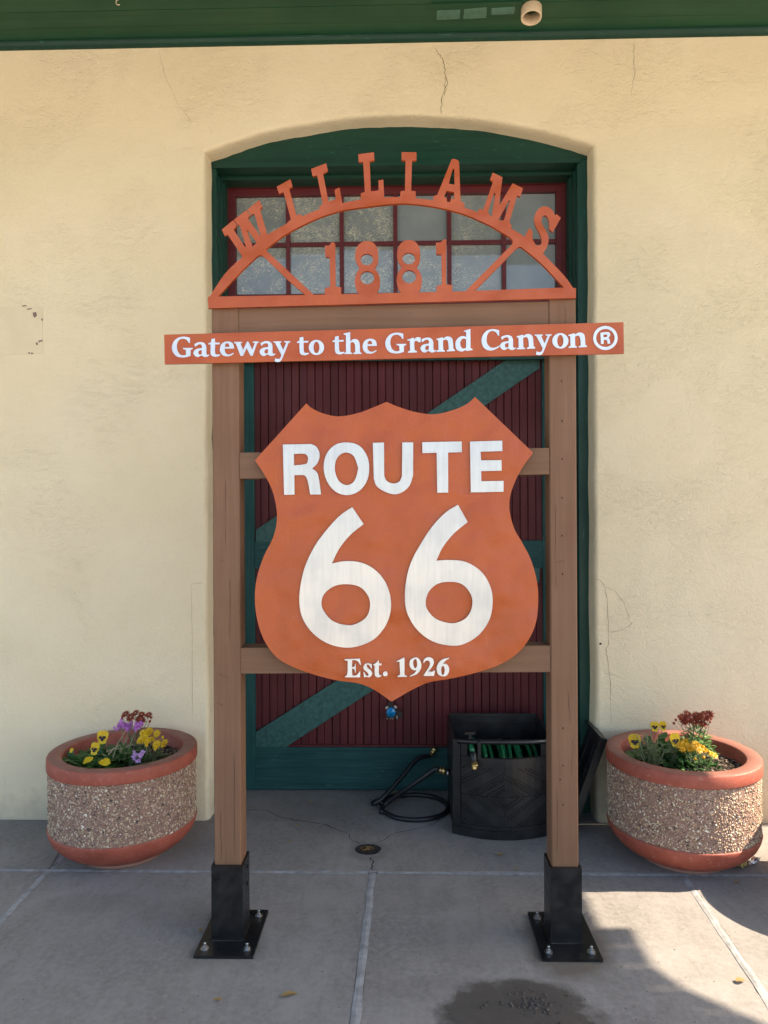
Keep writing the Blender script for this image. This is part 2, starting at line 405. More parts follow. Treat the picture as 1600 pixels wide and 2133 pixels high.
PURP = m_leaf('purple_petal', (.42, .10, .42), (.66, .30, .66)); LIL = m_leaf('lilac_petal', (.45, .25, .55), (.62, .42, .70))
FOIL = M('crumpled_wrapper', (.30, .24, .06), (.42, .34, .12), (30, 30, 30), rough=.35, bmp=.4, bscale=(60, 60, 60), bdist=.01)
FOILS = M('silver_wrapper_lining', (.45, .46, .47), (.65, .66, .68), (80, 80, 80), rough=.25, metal=.8)

WY = 3.56            # front face of the wall
GY = 3.665           # front of the green door frame
# ------------------------------------------------------------------ ground
g = ob('ground', [(-400, -400, -.05), (400, -400, -.05), (400, 400, -.05), (-400, 400, -.05)], [(0, 1, 2, 3)],
       M('pale_concrete_apron', (.38, .345, .29), (.46, .42, .36), (1.2, 1.2, 1.2), rough=.9), kind='structure')
pav = thing('pavement', '', '', (0, 3, 0), kind='structure')
def lineX(a, b): return lambda y: a.x + (b.x - a.x) * (y - a.y) / (b.y - a.y)
sl = lineX(G(108, 1806), G(0, 1920)); sm_ = lineX(G(777, 1818), G(739, 2133)); sr = lineX(G(1436, 1842), G(1600, 2085))
sl2 = lineX(G(108, 1806), G(128, 1778))
SY = 3.058; gp = .009
def slab(q, name='slab'):
    # subdivide a little so that edges can be uneven
    vs = []; n = len(q)
    for i in range(n):
        a, b = Vector(q[i]), Vector(q[(i + 1) % n])
        k = max(1, int((b - a).length / .03))
        for j in range(k):
            p = a.lerp(b, j / k); d = (b - a).normalized(); e = Vector((-d.y, d.x))
            vs.append(p + e * ((noise.noise(Vector((p.x * 9, p.y * 9, i))) * .004 + max(0, noise.noise(Vector((p.x * 31, p.y * 31, i + 7))) - .25) * .016)))
    c = len(vs); cen = sum(vs, Vector((0, 0))) / c
    top = [(p.x, p.y, -.0035) for p in vs]; inn = [(p.x + (cen - p).normalized().x * .006, p.y + (cen - p).normalized().y * .006, 0) for p in vs]; bot = [(p.x, p.y, -.05) for p in vs]
    fs = [tuple(range(c))] + [(i, (i+1) % c, (i+1) % c + c, i + c) for i in range(c)] + [(i + c, (i+1) % c + c, (i+1) % c + 2*c, i + 2*c) for i in range(c)]
    return ob(name, inn + top + bot, fs, CONC, pav)
YB = 4.02; YF = 1.25
slab([(-3.6, SY+gp), (sl2(SY)-gp, SY+gp), (sl2(WY)-gp, WY+.02), (-3.6, WY+.02)])
slab([(sl2(SY)+gp, SY+gp), (3.6, SY-.012+gp), (3.6, WY+.02), (1.1, WY+.02), (1.1, YB), (-1.1, YB), (-1.1, WY+.02), (sl2(WY)+gp, WY+.02)])
slab([(-3.6, YF+gp), (sl(YF)-gp, YF+gp), (sl(SY)-gp, SY-gp), (-3.6, SY-gp)])
slab([(sl(YF)+gp, YF+gp), (sm_(YF)-gp, YF+gp), (sm_(SY)-gp, SY-gp), (sl(SY)+gp, SY-gp)])
slab([(sm_(YF)+gp, YF+gp), (sr(YF)-gp, YF+gp), (sr(SY)-gp, SY-gp-.006), (sm_(SY)+gp, SY-gp)])
slab([(sr(YF)+gp, YF+gp), (3.6, YF+gp), (3.6, SY-gp-.012), (sr(SY)+gp, SY-gp-.006)])
for x0, x1 in ((-3.6, sl(YF)-gp), (sl(YF)+gp, sm_(YF)-gp), (sm_(YF)+gp, sr(YF)-gp), (sr(YF)+gp, 3.6)):
    slab([(x0, -.6), (x1, -.6), (x1, YF-gp), (x0, YF-gp)])
def filler(a, b, wd, zt):
    a, b = Vector(a), Vector(b); d = (b - a).normalized(); e = Vector((-d.y, d.x)); n = max(4, int((b-a).length / .05)); vs = []; fs = []
    for i in range(n + 1):
        p = a.lerp(b, i / n); w1 = wd * (1 + .5 * noise.noise(Vector((p.x*7, p.y*7, 3)))); w2 = wd * (1 + .5 * noise.noise(Vector((p.x*7, p.y*7, 9))))
        q0 = p + e * w1; q1 = p - e * w2; z = zt + .0012 * noise.noise(Vector((p.x*14, p.y*14, 1)))
        vs += [(q0.x, q0.y, -.04), (q0.x, q0.y, z), (p.x, p.y, z + .0018), (q1.x, q1.y, z), (q1.x, q1.y, -.04)]
    for i in range(n):
        for j in range(4): fs.append((i*5+j, i*5+j+1, i*5+j+6, i*5+j+5))
    return ob('joint_filler', vs, fs, JOINT, pav, fix=True)
filler((-3.6, SY), (sm_(SY)-.02, SY), .0085, -.0012); filler((sm_(SY)+.02, SY), (3.6, SY-.012), .0085, -.0012)
filler((sl(YF), YF), (sl(SY-.015), SY-.015), .0125, .0008); filler((sm_(YF), YF), (sm_(SY-.012), SY-.012), .0135, .0014); filler((sr(YF), YF), (sr(SY-.022), SY-.022), .0135, .0012)
filler((sl2(SY+.015), SY+.015), (sl2(WY-.01), WY-.01), .009, -.006)
def gcrack(px, wd):
    vs, fs = ribbon(jag([G(u, v, .0012) for u, v in px], .012, 5), wd, Vector((0, 0, 1)))
    vs = [(v.x, v.y, .0012) for v in vs]; ob('crack', vs, fs, CRACK, pav, fix=False)
gcrack([(515,1687),(555,1687),(580,1700),(620,1709),(680,1718),(706,1730),(727,1737),(733,1750),(749,1757)], .0045)
gcrack([(788,1754),(805,1747),(826,1734),(850,1730),(905,1717),(916,1707)], .003)
gcrack([(770,1786),(779,1796),(774,1803),(777,1812)], .006)
gcrack([(425,1698),(436,1690),(445,1682)], .006)

# ------------------------------------------------------------------ building
bld = thing('depot_building', 'cream stucco station wall with an arched door recess and green eaves', 'building', (0, WY, 0))
XL, XR = -.945, .936; ZS = 3.262; ZT = 3.425    # opening: springing and crown
def opening():
    pts = []
    n = 40
    for i in range(n): pts.append(Vector((XL, ZS * i / n)))
    a = (XR - XL) / 2; h = ZT - ZS; Rr = (a*a + h*h) / (2*h); cx = (XL + XR) / 2; cz = ZT - Rr
    th = math.asin(a / Rr)
    for i in range(49): t = -th + 2 * th * i / 48; pts.append(Vector((cx + Rr*math.sin(t), cz + Rr*math.cos(t) + (XR - XL) * .0 )))
    for i in range(n): pts.append(Vector((XR, ZS * (n - 1 - i) / n)))
    return pts
op = opening()
def onorm(i):
    a = op[max(i-1, 0)]; b = op[min(i+1, len(op)-1)]; t = (b - a).normalized(); return Vector((-t.y, t.x))   # away from the opening
rings = []
for (off, dep) in ((.020, 0.), (.010, .003), (.004, .010), (0., .022), (0., .06), (-.004, .112)):
    L = []
    for i, p in enumerate(op):
        n_ = onorm(i); wv = noise.noise(Vector((p.x*4, p.y*4, 2))) * .007 + noise.noise(Vector((p.x*22, p.y*22, 5 + dep*30))) * .0035
        q = p + n_ * (off + wv)
        if i in (0, len(op)-1): q.y = 0
        L.append((q.x, WY + dep, q.y))
    rings.append(L)
vs = []; fs = []; n = len(op)
for L in rings: vs += L
for k in range(len(rings) - 1):
    for i in range(n - 1): fs.append((k*n+i, k*n+i+1, (k+1)*n+i+1, (k+1)*n+i))
base = len(vs); outer = [(6.5, WY, 0), (6.5, WY, 4.2), (-6.5, WY, 4.2), (-6.5, WY, 0)]
vs += outer
loop = list(range(n)) + [base, base+1, base+2, base+3]
tri = tessellate_polygon([[Vector((vs[i][0], vs[i][2], 0)) for i in loop]])
fs += [tuple(loop[j] for j in t) for t in tri]
wall = ob('wall', vs, fs, STUCCO, bld, fix=True)
wall.data.shade_smooth()
try: wall.data.set_sharp_from_angle(angle=R(50))
except Exception: pass
# body of the building behind the face (keeps light out)
MB().box((-6.5, WY+.3, 0), (-1.05, WY+.6, 4.2)).box((1.05, WY+.3, 0), (6.5, WY+.6, 4.2)).box((-1.05, WY+.5, 0), (1.05, WY+.8, 4.2)).box((-6.5, WY+.02, 3.9), (6.5, WY+.8, 4.2)).ob('inner_wall', STUCCO, bld)
def wcrack(px, wd, amp=.006):
    vs, fs = ribbon(jag([P(u, v, WY - .0012) for u, v in px], amp, 5), wd, Vector((0, 1, 0)))
    vs = [(v[0], WY - .0012, v[2]) for v in vs]; ob('crack', vs, fs, WCRACK, bld, fix=False)
wcrack([(905,99),(918,115),(926,135),(928,160),(926,185),(920,213),(919,238)], .0038, .012)
wcrack([(930,160),(930,185),(926,200)], .003, .012)
wcrack([(1322,82),(1320,130),(1323,150),(1315,200)], .002)
wcrack([(1240,1207),(1250,1208),(1258,1218),(1262,1232),(1266,1250),(1268,1330),(1268,1343),(1262,1352),(1266,1375),(1272,1420),(1273,1510)], .0022, .004)
wcrack([(1262,1222),(1280,1230),(1300,1255),(1312,1290)], .0018)
wcrack([(1268,1317),(1288,1315),(1305,1307),(1318,1297)], .002)
wcrack([(401,1490),(400,1300),(398,1216)], .0016, .003); wcrack([(398,1216),(424,1214)], .002)
wcrack([(330,105),(345,160),(370,215),(400,255)], .0012)
DOT = M('dark_hole', (.015, .012, .010), rough=1.)
def chip(pts, mat=DOT, name='paint_chip', par=bld, Y=WY):
    q = [P(u, v, Y - .0015) for u, v in pts]; ob(name, q, [tuple(range(len(q)))], mat, par, fix=False)
chip([(1251 + 2.6*math.cos(a*math.pi/5), 1341 + 2.2*math.sin(a*math.pi/5)) for a in range(10)], name='anchor_hole')
pt = [P(u, v, WY) for u, v in ((-60, 640), (88, 638), (90, 737), (-60, 741))]
MB().hexa([p + Vector((0, -.0022, 0)) for p in pt], [p + Vector((0, .004, 0)) for p in pt]).ob('plaster_patch', M('patched_plaster', (.69, .575, .385), (.73, .62, .43), (7, 7, 7), rough=.8, spec=.25, bmp=.4, bscale=(30, 30, 30), bdist=.004), bld)
for c in ([(46,637),(54,635),(55,637),(47,639)], [(56,643),(66,642),(66,644),(56,645)], [(68,651),(75,650),(77,657),(72,662),(69,658)], [(86,663),(89,664),(89,668),(86,667)], [(74,714),(78,713),(79,718),(76,719)], [(80,709),(88,708),(88,712),(84,711),(81,714)], [(58,735),(62,733),(63,736),(59,737)], [(65,734),(69,735),(68,738),(64,737)]):
    chip([(x, y) for x, y in c], M('chip_brown', (.20, .14, .12), rough=1.) if 'chip_brown' not in bpy.data.materials else bpy.data.materials['chip_brown'], Y=WY-.0022)

# green frame: tympanum board, jambs, head
fr = bld
a = (XR - XL) / 2
def frame_pt(u, v, Y): return P(u, v, Y)
zh = 3.232                                # underside of the head
xin_l, xin_r = P(453, 900, GY).x, P(1206, 900, GY).x
# arched board above the head
n2 = 40; top = []; h = ZT - ZS; Rr = (a*a + h*h) / (2*h); th = math.asin(a / Rr)
for i in range(n2 + 1):
    t = -th + 2*th*i/n2; top.append(((XL+XR)/2 + (Rr+.02)*math.sin(t)*1.01, ZT + .02 - Rr - .02 + (Rr+.02)*math.cos(t)))
lo = [(XR+.03, zh+.012), (XL-.03, zh+.012)]
lp = top + lo; k = len(lp)
tri = tessellate_polygon([[Vector((x, z, 0)) for x, z in lp]])
ob('arch_board', [(x, GY, z) for x, z in lp] + [(x, GY+.05, z) for x, z in lp], [tuple(t) for t in tri] + [tuple(i+k for i in t) for t in tri] + [(i, (i+1) % k, (i+1) % k + k, i + k) for i in range(k)], GREEN, bld)
MB().box((xin_l-.012, GY-.008, zh-.006), (xin_r+.012, GY+.09, zh+.020)).ob('frame_head', GREEN, bld)
MB().box((xin_l-.004, GY+.09, zh-.022), (xin_r+.004, 3.90, zh+.03)).ob('frame_head_lining', GREEN, bld)
for sgn, xi, xo in ((-1, xin_l, XL), (1, xin_r, XR)):
    MB().box((min(xi, xo+sgn*.02), GY+.003, 0), (max(xi, xo+sgn*.02), GY+.05, zh+.011)).ob('frame_jamb', GREENZ, bld)
    xq = xi - sgn*.006
    MB().box((min(xq, xo+sgn*.02), GY+.05, 0), (max(xq, xo+sgn*.02), GY+.12, zh-.023)).ob('frame_jamb_lining', GREENZ, bld)
    xq = xi - sgn*.014
    MB().box((min(xq, xo+sgn*.02), GY+.12, 0), (max(xq, xo+sgn*.02), 3.95, zh-.024)).ob('frame_jamb_lining', GREENZ, bld)
# transom window: traced positions at its real depth
TY = 3.86
tw = link('transom_window', None, bld) if False else None
xs = [P(u, 560, TY+.02).x for u in (493, 601, 712.5, 824, 936, 1049.5, 1158)]
zt_, zm_, zb_ = P(824, 407, TY+.02).z, P(824, 508, TY+.02).z, P(824, 612, TY+.02).z
xo0, xo1 = xin_l+.012, xin_r-.012; zo1 = zh-.023
tb = MB()
tb.box((xo0, TY, zb_-.09), (xs[0], TY+.06, zo1)).box((xs[6], TY, zb_-.09), (xo1, TY+.06, zo1))
tb.box((xs[0], TY+.001, zt_), (xs[6], TY+.06, zo1)).box((xs[0], TY+.001, zb_-.09), (xs[6], TY+.06, zb_))
tw = tb.ob('transom_window', SASH, bld)
mo = MB()   # stepped moulding on the sash frame
for x0, x1 in ((xs[0]-.042, xs[0]-.030), (xs[6]+.030, xs[6]+.042)): mo.box((x0, TY-.006, zb_-.08), (x1, TY-.0005, zt_+.062))
mo.box((xs[0]-.030, TY-.006, zt_+.046), (xs[6]+.030, TY-.0005, zt_+.060)); mo.ob('moulding', SASH, tw)
mo = MB()
mo.box((xo0+.001, TY-.014, zb_-.08), (xs[0]-.055, TY-.0005, zo1-.001)).box((xs[6]+.055, TY-.014, zb_-.08), (xo1-.001, TY-.0005, zo1-.001))
mo.box((xs[0]-.055, TY-.013, zt_+.075), (xs[6]+.055, TY-.0005, zo1-.001)); mo.ob('outer_bead', SASH, tw)
for x in xs[1:6]:
    MB().box((x-.011, TY+.006, zb_+.0005), (x+.011, TY+.034, zt_-.0005)).ob('muntin', SASH, tw)
for i in range(6):
    MB().box((xs[i]+(.0115 if i else .0005), TY+.009, zm_-.011), (xs[i+1]-(.0115 if i < 5 else .0005), TY+.034, zm_+.011)).ob('muntin', SASH, tw)
for i in range(6):
    for (z0, z1) in ((zb_+.001, zm_-.0105), (zm_+.0105, zt_-.001)):
        t1 = (rnd.random()-.5)*.010; t2 = (rnd.random()-.5)*.012
        q = [(xs[i]+(.011 if i else .001), TY+.026+t1, z0), (xs[i+1]-(.011 if i < 5 else .001), TY+.026-t1, z0), (xs[i+1]-(.011 if i < 5 else .001), TY+.026-t1+t2, z1), (xs[i]+(.011 if i else .001), TY+.026+t1+t2, z1)]
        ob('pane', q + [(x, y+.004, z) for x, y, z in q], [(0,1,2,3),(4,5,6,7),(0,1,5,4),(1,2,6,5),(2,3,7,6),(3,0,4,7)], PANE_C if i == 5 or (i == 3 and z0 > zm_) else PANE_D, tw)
MB().box((xo0, TY+.03, zb_-.35), (xo1, TY+.06, zb_-.088)).ob('transom_bar', GREEN, bld)

# door leaf
DY = 3.945
dr = MB().box((xo0, DY+.04, 0), (xo1, DY+.06, zb_-.09)).ob('door', MAROON, bld)
xa, xb = P(531, 1000, DY+.02).x, P(1129, 1000, DY+.02).x
zr0, zr1 = .004, G(800, 1556, 0).z if False else P(800, 1557, DY).z
bw = 16.55 * 3.965 / F * 1.0
nb = int((xb - xa + .02) / bw) + 1; bw = (xb - xa + .02) / nb
bme = None
for i in range(nb):
    x0 = xa - .01 + i * bw
    if bme is None:
        hh = zb_ - .10 - .02; g_ = .0013; c_ = .0026
        v_ = [(g_, .02, 0), (g_, c_, 0), (g_+c_, 0, 0), (bw-g_-c_, 0, 0), (bw-g_, c_, 0), (bw-g_, .02, 0)]
        v_ = v_ + [(x, y, hh) for x, y, z in v_]
        bme = mesh('board', v_, [tuple(range(6)), tuple(range(6, 12))] + [(j, (j+1) % 6, (j+1) % 6 + 6, j + 6) for j in range(6)], MAROON)
    link('board', bme, dr, (x0 + rnd.uniform(-.0011, .0011), DY+.018 + rnd.uniform(-.0025, .0025), .015))
MB().box((xo0+.001, DY, .006), (xa, DY+.039, zb_-.1)).ob('stile', TEALZ, dr)
MB().box((xb, DY, .006), (xo1-.001, DY+.039, zb_-.1)).ob('stile', TEALZ, dr)
MB().box((xa+.0015, DY-.001, .008), (xb-.0015, DY+.017, zr1)).ob('rail', TEAL, dr)
zma, zmb = P(1100, 1183, DY).z, P(1100, 1126, DY).z
MB().box((xa+.0015, DY-.001, zma), (xb-.0015, DY+.017, zmb)).ob('rail', TEAL, dr)
MB().box((xa+.0015, DY-.001, zb_-.30), (xb-.0015, DY+.017, zb_-.102)).ob('rail', TEAL, dr)
def brace(q):
    p = [P(u, v, DY+.002) for u, v in q]
    k = len(p); ob('brace', p + [x + Vector((0, .0145, 0)) for x in p], [tuple(range(k)), tuple(range(k, 2*k))] + [(i, (i+1) % k, (i+1) % k + k, i + k) for i in range(k)], TEALB, dr)
brace([(536, 1102), (1060, 745), (1126, 745), (1126, 767), (590, 1124)][0:0] or [(533, 1104), (1124, 702), (1124, 767), (533, 1170)])
brace([(536, 1523), (1124, 1152), (1124, 1218), (536, 1592)][0:0] or [(533, 1525), (1124, 1150), (1124, 1212), (595, 1556.5), (533, 1556.5)])
MB().box((xa+.002, DY+.008, zr1+.0005), (xb-.002, DY+.0175, zr1+.012)).ob('bead', MAROON, dr)

# lock on the door
lk = P(814.5, 1484, DY-.018); s = 3.93 / F
L = MB(); L.lathe([(.0, .012), (.003, .012), (.0035, .006), (.024, .004), (.0265, .0), (.0265, -.01), (0, -.01)], (0, 0, 0), 24)
rotm = Matrix.Translation(lk) @ Matrix.Rotation(R(90), 4, 'X')
lock = ob('door_lock', [rotm @ Vector(v) for v in L.v], L.f, BLUE, dr, True)
lb = MB()
lb.box((lk.x-.026, lk.y-.004, lk.z-.030), (lk.x+.026, lk.y+.016, lk.z+.018)); lb.ob('lock_body', RUBBER, dr)
for dx, dz, rz in ((-.022, .026, 40), (.024, .030, -40)):
    MB().box((-.006, -.006, -.008), (.006, .004, .008), Matrix.Translation((lk.x+dx, lk.y+.002, lk.z+dz)) @ Matrix.Rotation(R(rz), 4, 'Y')).ob('lock_stud', ZINC, dr)
for dx in (-.021, -.002, .010, .032): MB().box((lk.x+dx-.0022, lk.y-.002, lk.z-.036), (lk.x+dx+.0022, lk.y+.003, lk.z-.029 + (.012 if abs(dx) > .02 else 0))).ob('lock_tab', ZINC, dr)
q = [P(u, v, DY-.004) for u, v in ((824, 1476), (838, 1484), (838, 1494), (826, 1498))]
MB().hexa(q, [x + Vector((0, .008, 0)) for x in q]).ob('hasp', STEEL, dr)
q = [P(u, v, DY-.004) for u, v in ((808, 1463), (818, 1463), (819, 1473), (809, 1473))]
MB().hexa(q, [x + Vector((0, .008, 0)) for x in q]).ob('hasp', STEEL, dr)

# eaves: unseen right ends of boards and roof shaped to cast the stepped shade
ZE = 3.802
tanE = math.tan(R(SUN_E))
def roof_end(y):
    # edge of the shade on the pavement
    e = [(3.7, .715), (2.6660, .712), (2.6650, .823), (2.385, .826), (2.169, 1.066), (1.9, 1.36), (0, 1.45)]
    for (y0, x0), (y1, x1) in zip(e, e[1:]):
        if y <= y0 and y >= y1: return (x0 + (x1-x0)*(y0-y)/(y0-y1)) + ZE / tanE
    return .715 + ZE / tanE
EAVE = 1.05
sof = MB()
by = WY; yl = []
while by > EAVE: yl.append(by); by -= .111875
sofp = MB().box((-6.5, EAVE, ZE+.030), (4.0, WY, ZE+.09)).ob('soffit', SOFF, bld)
for i, y in enumerate(yl):
    y0 = max(y - .111875, EAVE) + .0012; y1 = y - .0012; zz = ZE + rnd.uniform(0, .002)
    e0, e1 = roof_end(y0), roof_end(y1); t = .02
    vs = [(-6.5, y0, zz), (e0, y0, zz), (e1, y1, zz), (-6.5, y1, zz)]
    MB().hexa(vs, [(x, yy, z + t) for x, yy, z in vs]).ob('board', SOFF, sofp)
rs = [(-6.5, EAVE), (-6.5, WY + .5), (4.94, WY+.5)] + [(roof_end(y)-.01, y) for y in (3.55, 2.6665, 2.6645, 2.39, 2.169, 1.9, EAVE)]
k = len(rs); tri = tessellate_polygon([[Vector((x, y, 0)) for x, y in rs]])
ob('roof', [(x, y, ZE+.095) for x, y in rs] + [(x, y, ZE+.2) for x, y in rs], [tuple(t) for t in tri] + [tuple(i+k for i in t) for t in tri] + [(i, (i+1) % k, (i+1) % k + k, i+k) for i in range(k)], SOFF, bld)
MB().box((-6.5, EAVE-.03, ZE-.02), (4.9, EAVE-.002, ZE+.2)).ob('fascia', GREEN, bld)
pr = [(0, 0)] + [(-.030*math.cos(t*math.pi/12), -.030*math.sin(t*math.pi/12)) for t in range(7)]
vs = []; 
for x in (-6.5, 6.0): vs += [(x, WY + dy, ZE - .0005 + dz) for dy, dz in pr]
k = len(pr); ob('eave_moulding', vs, [tuple(range(k)), tuple(range(k, 2*k))] + [(i, (i+1) % k, (i+1) % k + k, i + k) for i in range(k)], GREEN, bld)
def SO(u, v, dz=0): return G(u, v, ZE + dz)
q = [SO(u, v, -.004) for u, v in ((895, 9), (1087, 4), (1087, 34), (895, 40))]
vp = MB().hexa(q, [p + Vector((0, 0, .0035)) for p in q]).ob('soffit_vent', SOFF, bld)
for (u0, v0, u1, v1, u2, v2, u3, v3) in ((910, 20, 959, 18, 957, 36, 910, 38), (967, 17, 1014, 13, 1013, 34, 965, 36), (1024, 15, 1073, 12, 1071, 25, 1024, 27)):
    A, B, C_, D = SO(u0, v0), SO(u1, v1), SO(u2, v2), SO(u3, v3)
    for j in range(4):
        a0, a1 = A.lerp(D, j/4), B.lerp(C_, j/4); d0, d1 = A.lerp(D, (j+.75)/4), B.lerp(C_, (j+.75)/4)
        MB().hexa([a0 + Vector((0, 0, -.0045)), a1 + Vector((0, 0, -.0045)), d1 + Vector((0, 0, -.010)), d0 + Vector((0, 0, -.010))], [a0 + Vector((0, 0, -.0030)), a1 + Vector((0, 0, -.0030)), d1 + Vector((0, 0, -.0085)), d0 + Vector((0, 0, -.0085))]).ob('slat', VENT, vp)
pc = SO(1107, 16); ax = Vector((-.03, -.12, -1)).normalized(); tp = MB()
rot = ax.to_track_quat('Z', 'Y').to_matrix().to_4x4(); rot.translation = pc - ax * .035
tp.lathe([(.047, 0), (.047, .085), (.0465, .0865), (.040, .0865), (.0395, .085), (.0395, .0)], (0, 0, 0), 32, True)
ob('pipe_end', [rot @ Vector(v) for v in tp.v], tp.f, PVC, bld, True)
hk = [SO(247, 0) + Vector((.012*math.cos(t), 0, .004 + .012*math.sin(t) - .014)) for t in [R(90 + 30*i) for i in range(8)]]
MB().tube(hk, .0018, 6).ob('hook', PVC, bld)

# ------------------------------------------------------------------ sign
PY = 2.556           # front of the posts
sg = thing('route_sign', 'tall brown timber sign with arched lettering above a rust orange shield, bolted to the pavement', 'sign', (0, PY, 0))
plx = [(P(444, 1300, PY).x, P(500, 1300, PY).x), (P(1147, 1300, PY).x, P(1203, 1300, PY).x)]
ztop = 2.222
PD = .089
def postmesh(x0, x1, z0, z1):
    c = .004; pf = [(x0+c, PY), (x1-c, PY), (x1, PY+c), (x1, PY+PD-c), (x1-c, PY+PD), (x0+c, PY+PD), (x0, PY+PD-c), (x0, PY+c)]
    vs = [(x, y, z0) for x, y in pf] + [(x, y, z1) for x, y in pf]
    return vs, [tuple(range(8)), tuple(range(8, 16))] + [(i, (i+1) % 8, (i+1) % 8 + 8, i + 8) for i in range(8)]
for i, (x0, x1) in enumerate(plx):
    vs, fs = postmesh(x0, x1, .03, ztop + (.010 if i else 0)); po = ob('post', vs, fs, BROWNZ, sg)
    sx0, sx1, sy0, sy1 = x0-.008, x1+.008, PY-.012, PY+PD+.010; t = .005
    slv = MB()
    slv.box((sx0, sy0, .010), (sx1, sy0+t, .271)).box((sx0, sy1-t, .010), (sx1, sy1, .271)).box((sx0, sy0+t, .010), (sx0+t, sy1-t, .271)).box((sx1-t, sy0+t, .010), (sx1, sy1-t, .271))
    so = slv.ob('post_sleeve', STEEL, sg)
    if i == 0: ax0, ax1 = -.705, -.504
    else: ax0, ax1 = .464, .664
    MB().box((ax0, 2.455, .001), (ax1, 2.743, .011)).ob('base_plate', STEEL, sg)
    wl = MB(); wp = [(sx0, sy0), (sx1, sy0), (sx1, sy1), (sx0, sy1), (sx0, sy0)]
    wl.tube([(x, y, .012) for x, y in wp], .006, 6); wl.ob('weld', STEEL, so)
    if i == 0:
        for zz in (.235, .175): MB().lathe([(0, .0), (.007, 0), (.007, .004), (0, .004)], (0, 0, 0), 10).ob('set_screw', STEEL, so).matrix_world = Matrix.Translation((sx1, PY+.06, zz)) @ Matrix.Rotation(R(90), 4, 'Y')
    for bx, byy in ((ax0+.028, 2.495), (ax1-.028, 2.495), (ax0+.028, 2.703), (ax1-.028, 2.703)):
        bb = MB(); bb.lathe([(0, .011), (.0145, .011), (.0145, .0135), (.0, .0135)], (bx, byy, 0), 18)
        bb.lathe([(0, .0135), (.0085, .0135), (.0085, .0205), (0, .0205)], (bx, byy, 0), 6)
        bb.lathe([(0, .0205), (.0048, .0205), (.0048, .030), (.004, .0315), (0, .0315)], (bx, byy, 0), 12); bb.ob('anchor_bolt', ZINC, sg)
    if i == 1:
        for u, v in ((1170,794),(1171,877),(1171,956),(1171,1037),(1171,1116),(1172,1196),(1173,1517),(1173,1595),(1173,1676),(1167,1624)):
            p = P(u, v, PY-.001); ob('screw_hole', [(p.x + .0021*math.cos(j*math.pi/4), p.y, p.z + .0038*math.sin(j*math.pi/4)) for j in range(8)], [tuple(range(8))], DOT, po, fix=False)
def check(px, wd=.0013):
    vs, fs = ribbon(jag([P(u, v, PY-.0008) for u, v in px], .003, 4), wd, Vector((0, 1, 0)))
    ob('wood_check', [(v[0], PY-.0008, v[2]) for v in vs], fs, M('check_brown', (.05, .026, .017), rough=1.) if 'check_brown' not in bpy.data.materials else bpy.data.materials['check_brown'], sg, fix=False)
for px in ([(479, 1205), (479, 1260), (478, 1330)], [(1184, 1440), (1185, 1465), (1188, 1505)], [(1193, 1540), (1194, 1565), (1190, 1608)], [(455, 1404), (466, 1408), (479, 1412)], [(452, 1465), (462, 1468), (465, 1472)],
           [(488, 1560), (488, 1640), (489, 1780)], [(1178, 690), (1178, 660), (1179, 640)], [(470, 1000), (470, 1080), (471, 1150)], [(1158, 1050), (1158, 1150), (1159, 1230)], [(460, 1690), (460, 1740), (461, 1795)], [(1160, 1640), (1161, 1700), (1161, 1780)], [(457, 1170), (466, 1168)], [(1155, 1172), (1168, 1170), (1175, 1166)]):
    check(px)
def rail(q, y0, name='rail'):
    p = [P(u, v, y0) for u, v in q]
    p[0].x = p[3].x = plx[0][1]+.0012; p[1].x = p[2].x = plx[1][0]-.0012
    b = [x + Vector((0, PD-.004, 0)) for x in p]; c = .003
    MB().hexa(p, b).ob(name, BROWNX, sg)
rail([(500, 643), (1147, 628), (1147, 683), (500, 698)], PY+.003, 'top_rail')
rail([(500, 943), (1147, 933), (1147, 988), (500, 997)], PY+.002, 'middle_rail')
rail([(500, 1350), (1147, 1345), (1147, 1400), (500, 1403)], PY+.0035, 'lower_rail')

SGY = 2.538          # front face of the flat signs
idt = lambda p: (p[0], p[1])
arch_out = ("438,616 450,597~ 468,571~ 486,552~ 506,534~ 530,510~ 557,489~ 597,466~ 632,449.5~ 665,436~ 714,423~ 751,415.5~ 801,411~ 833,410.5~ 866,413~ 900,417~ 968,433~ 995,442~ 1067,477~ 1092,493~ 1131,528~ 1178,577~ 1194,599.5 "
            "1200,600 1200,620.5 434,642 433,620")
h1 = "454.5,617.5 495,573~ 531,538~ 539,532~ 547,532.5~ 560,544~ 600,583~ 636,614.5"
h2 = "654,614 970,606.5 1066,509.5 1068.5,503~ 1063,495~ 1033,476.5~ 1020,469~ 970,447~ 930,435.5~ 900,429.5~ 865,425~ 830,423.7~ 777,429~ 714,438~ 672,450.5~ 640,464.5~ 596,487.5~ 554,518.5 557,524"
h3 = "989,605.5 1041,553~ 1075,518~ 1083,514~ 1089,516.5~ 1129,550~ 1175,598.8"
arch = plate('arch_sign', arch_out, [h1, h2, h3], idt, SGY, .013, SIGN, sg)
K8 = crop(440, 320, 8); LL = crop(620, 300, 5.714); AM = crop(880, 310, 5); N8 = crop(640, 480, 4.706)
def al(outline, holes, tr): return plate('letter', outline, holes, tr, SGY+.001, .011, SIGN, arch)
al("175,1265 366,1108 430,1192 372,1262 562,1556 580,1552 475,1195 458,1182 438,1186 378,1100 590,938 648,1030 608,1075 812,1365 824,1358 720,1005 705,998 662,1024 602,930 800,770 852,885 822,915 815,940 935,1350 900,1500 750,1680 600,1750 524,1722 275,1350 225,1370", ["612,1274 765,1495 690,1560 600,1282"], K8)
al("1090,550 1320,425 1355,540 1298,580 1422,1030 1490,1005 1505,1022 1505,1150 1290,1250 1258,1160 1328,1095 1205,640 1130,665", [], K8)
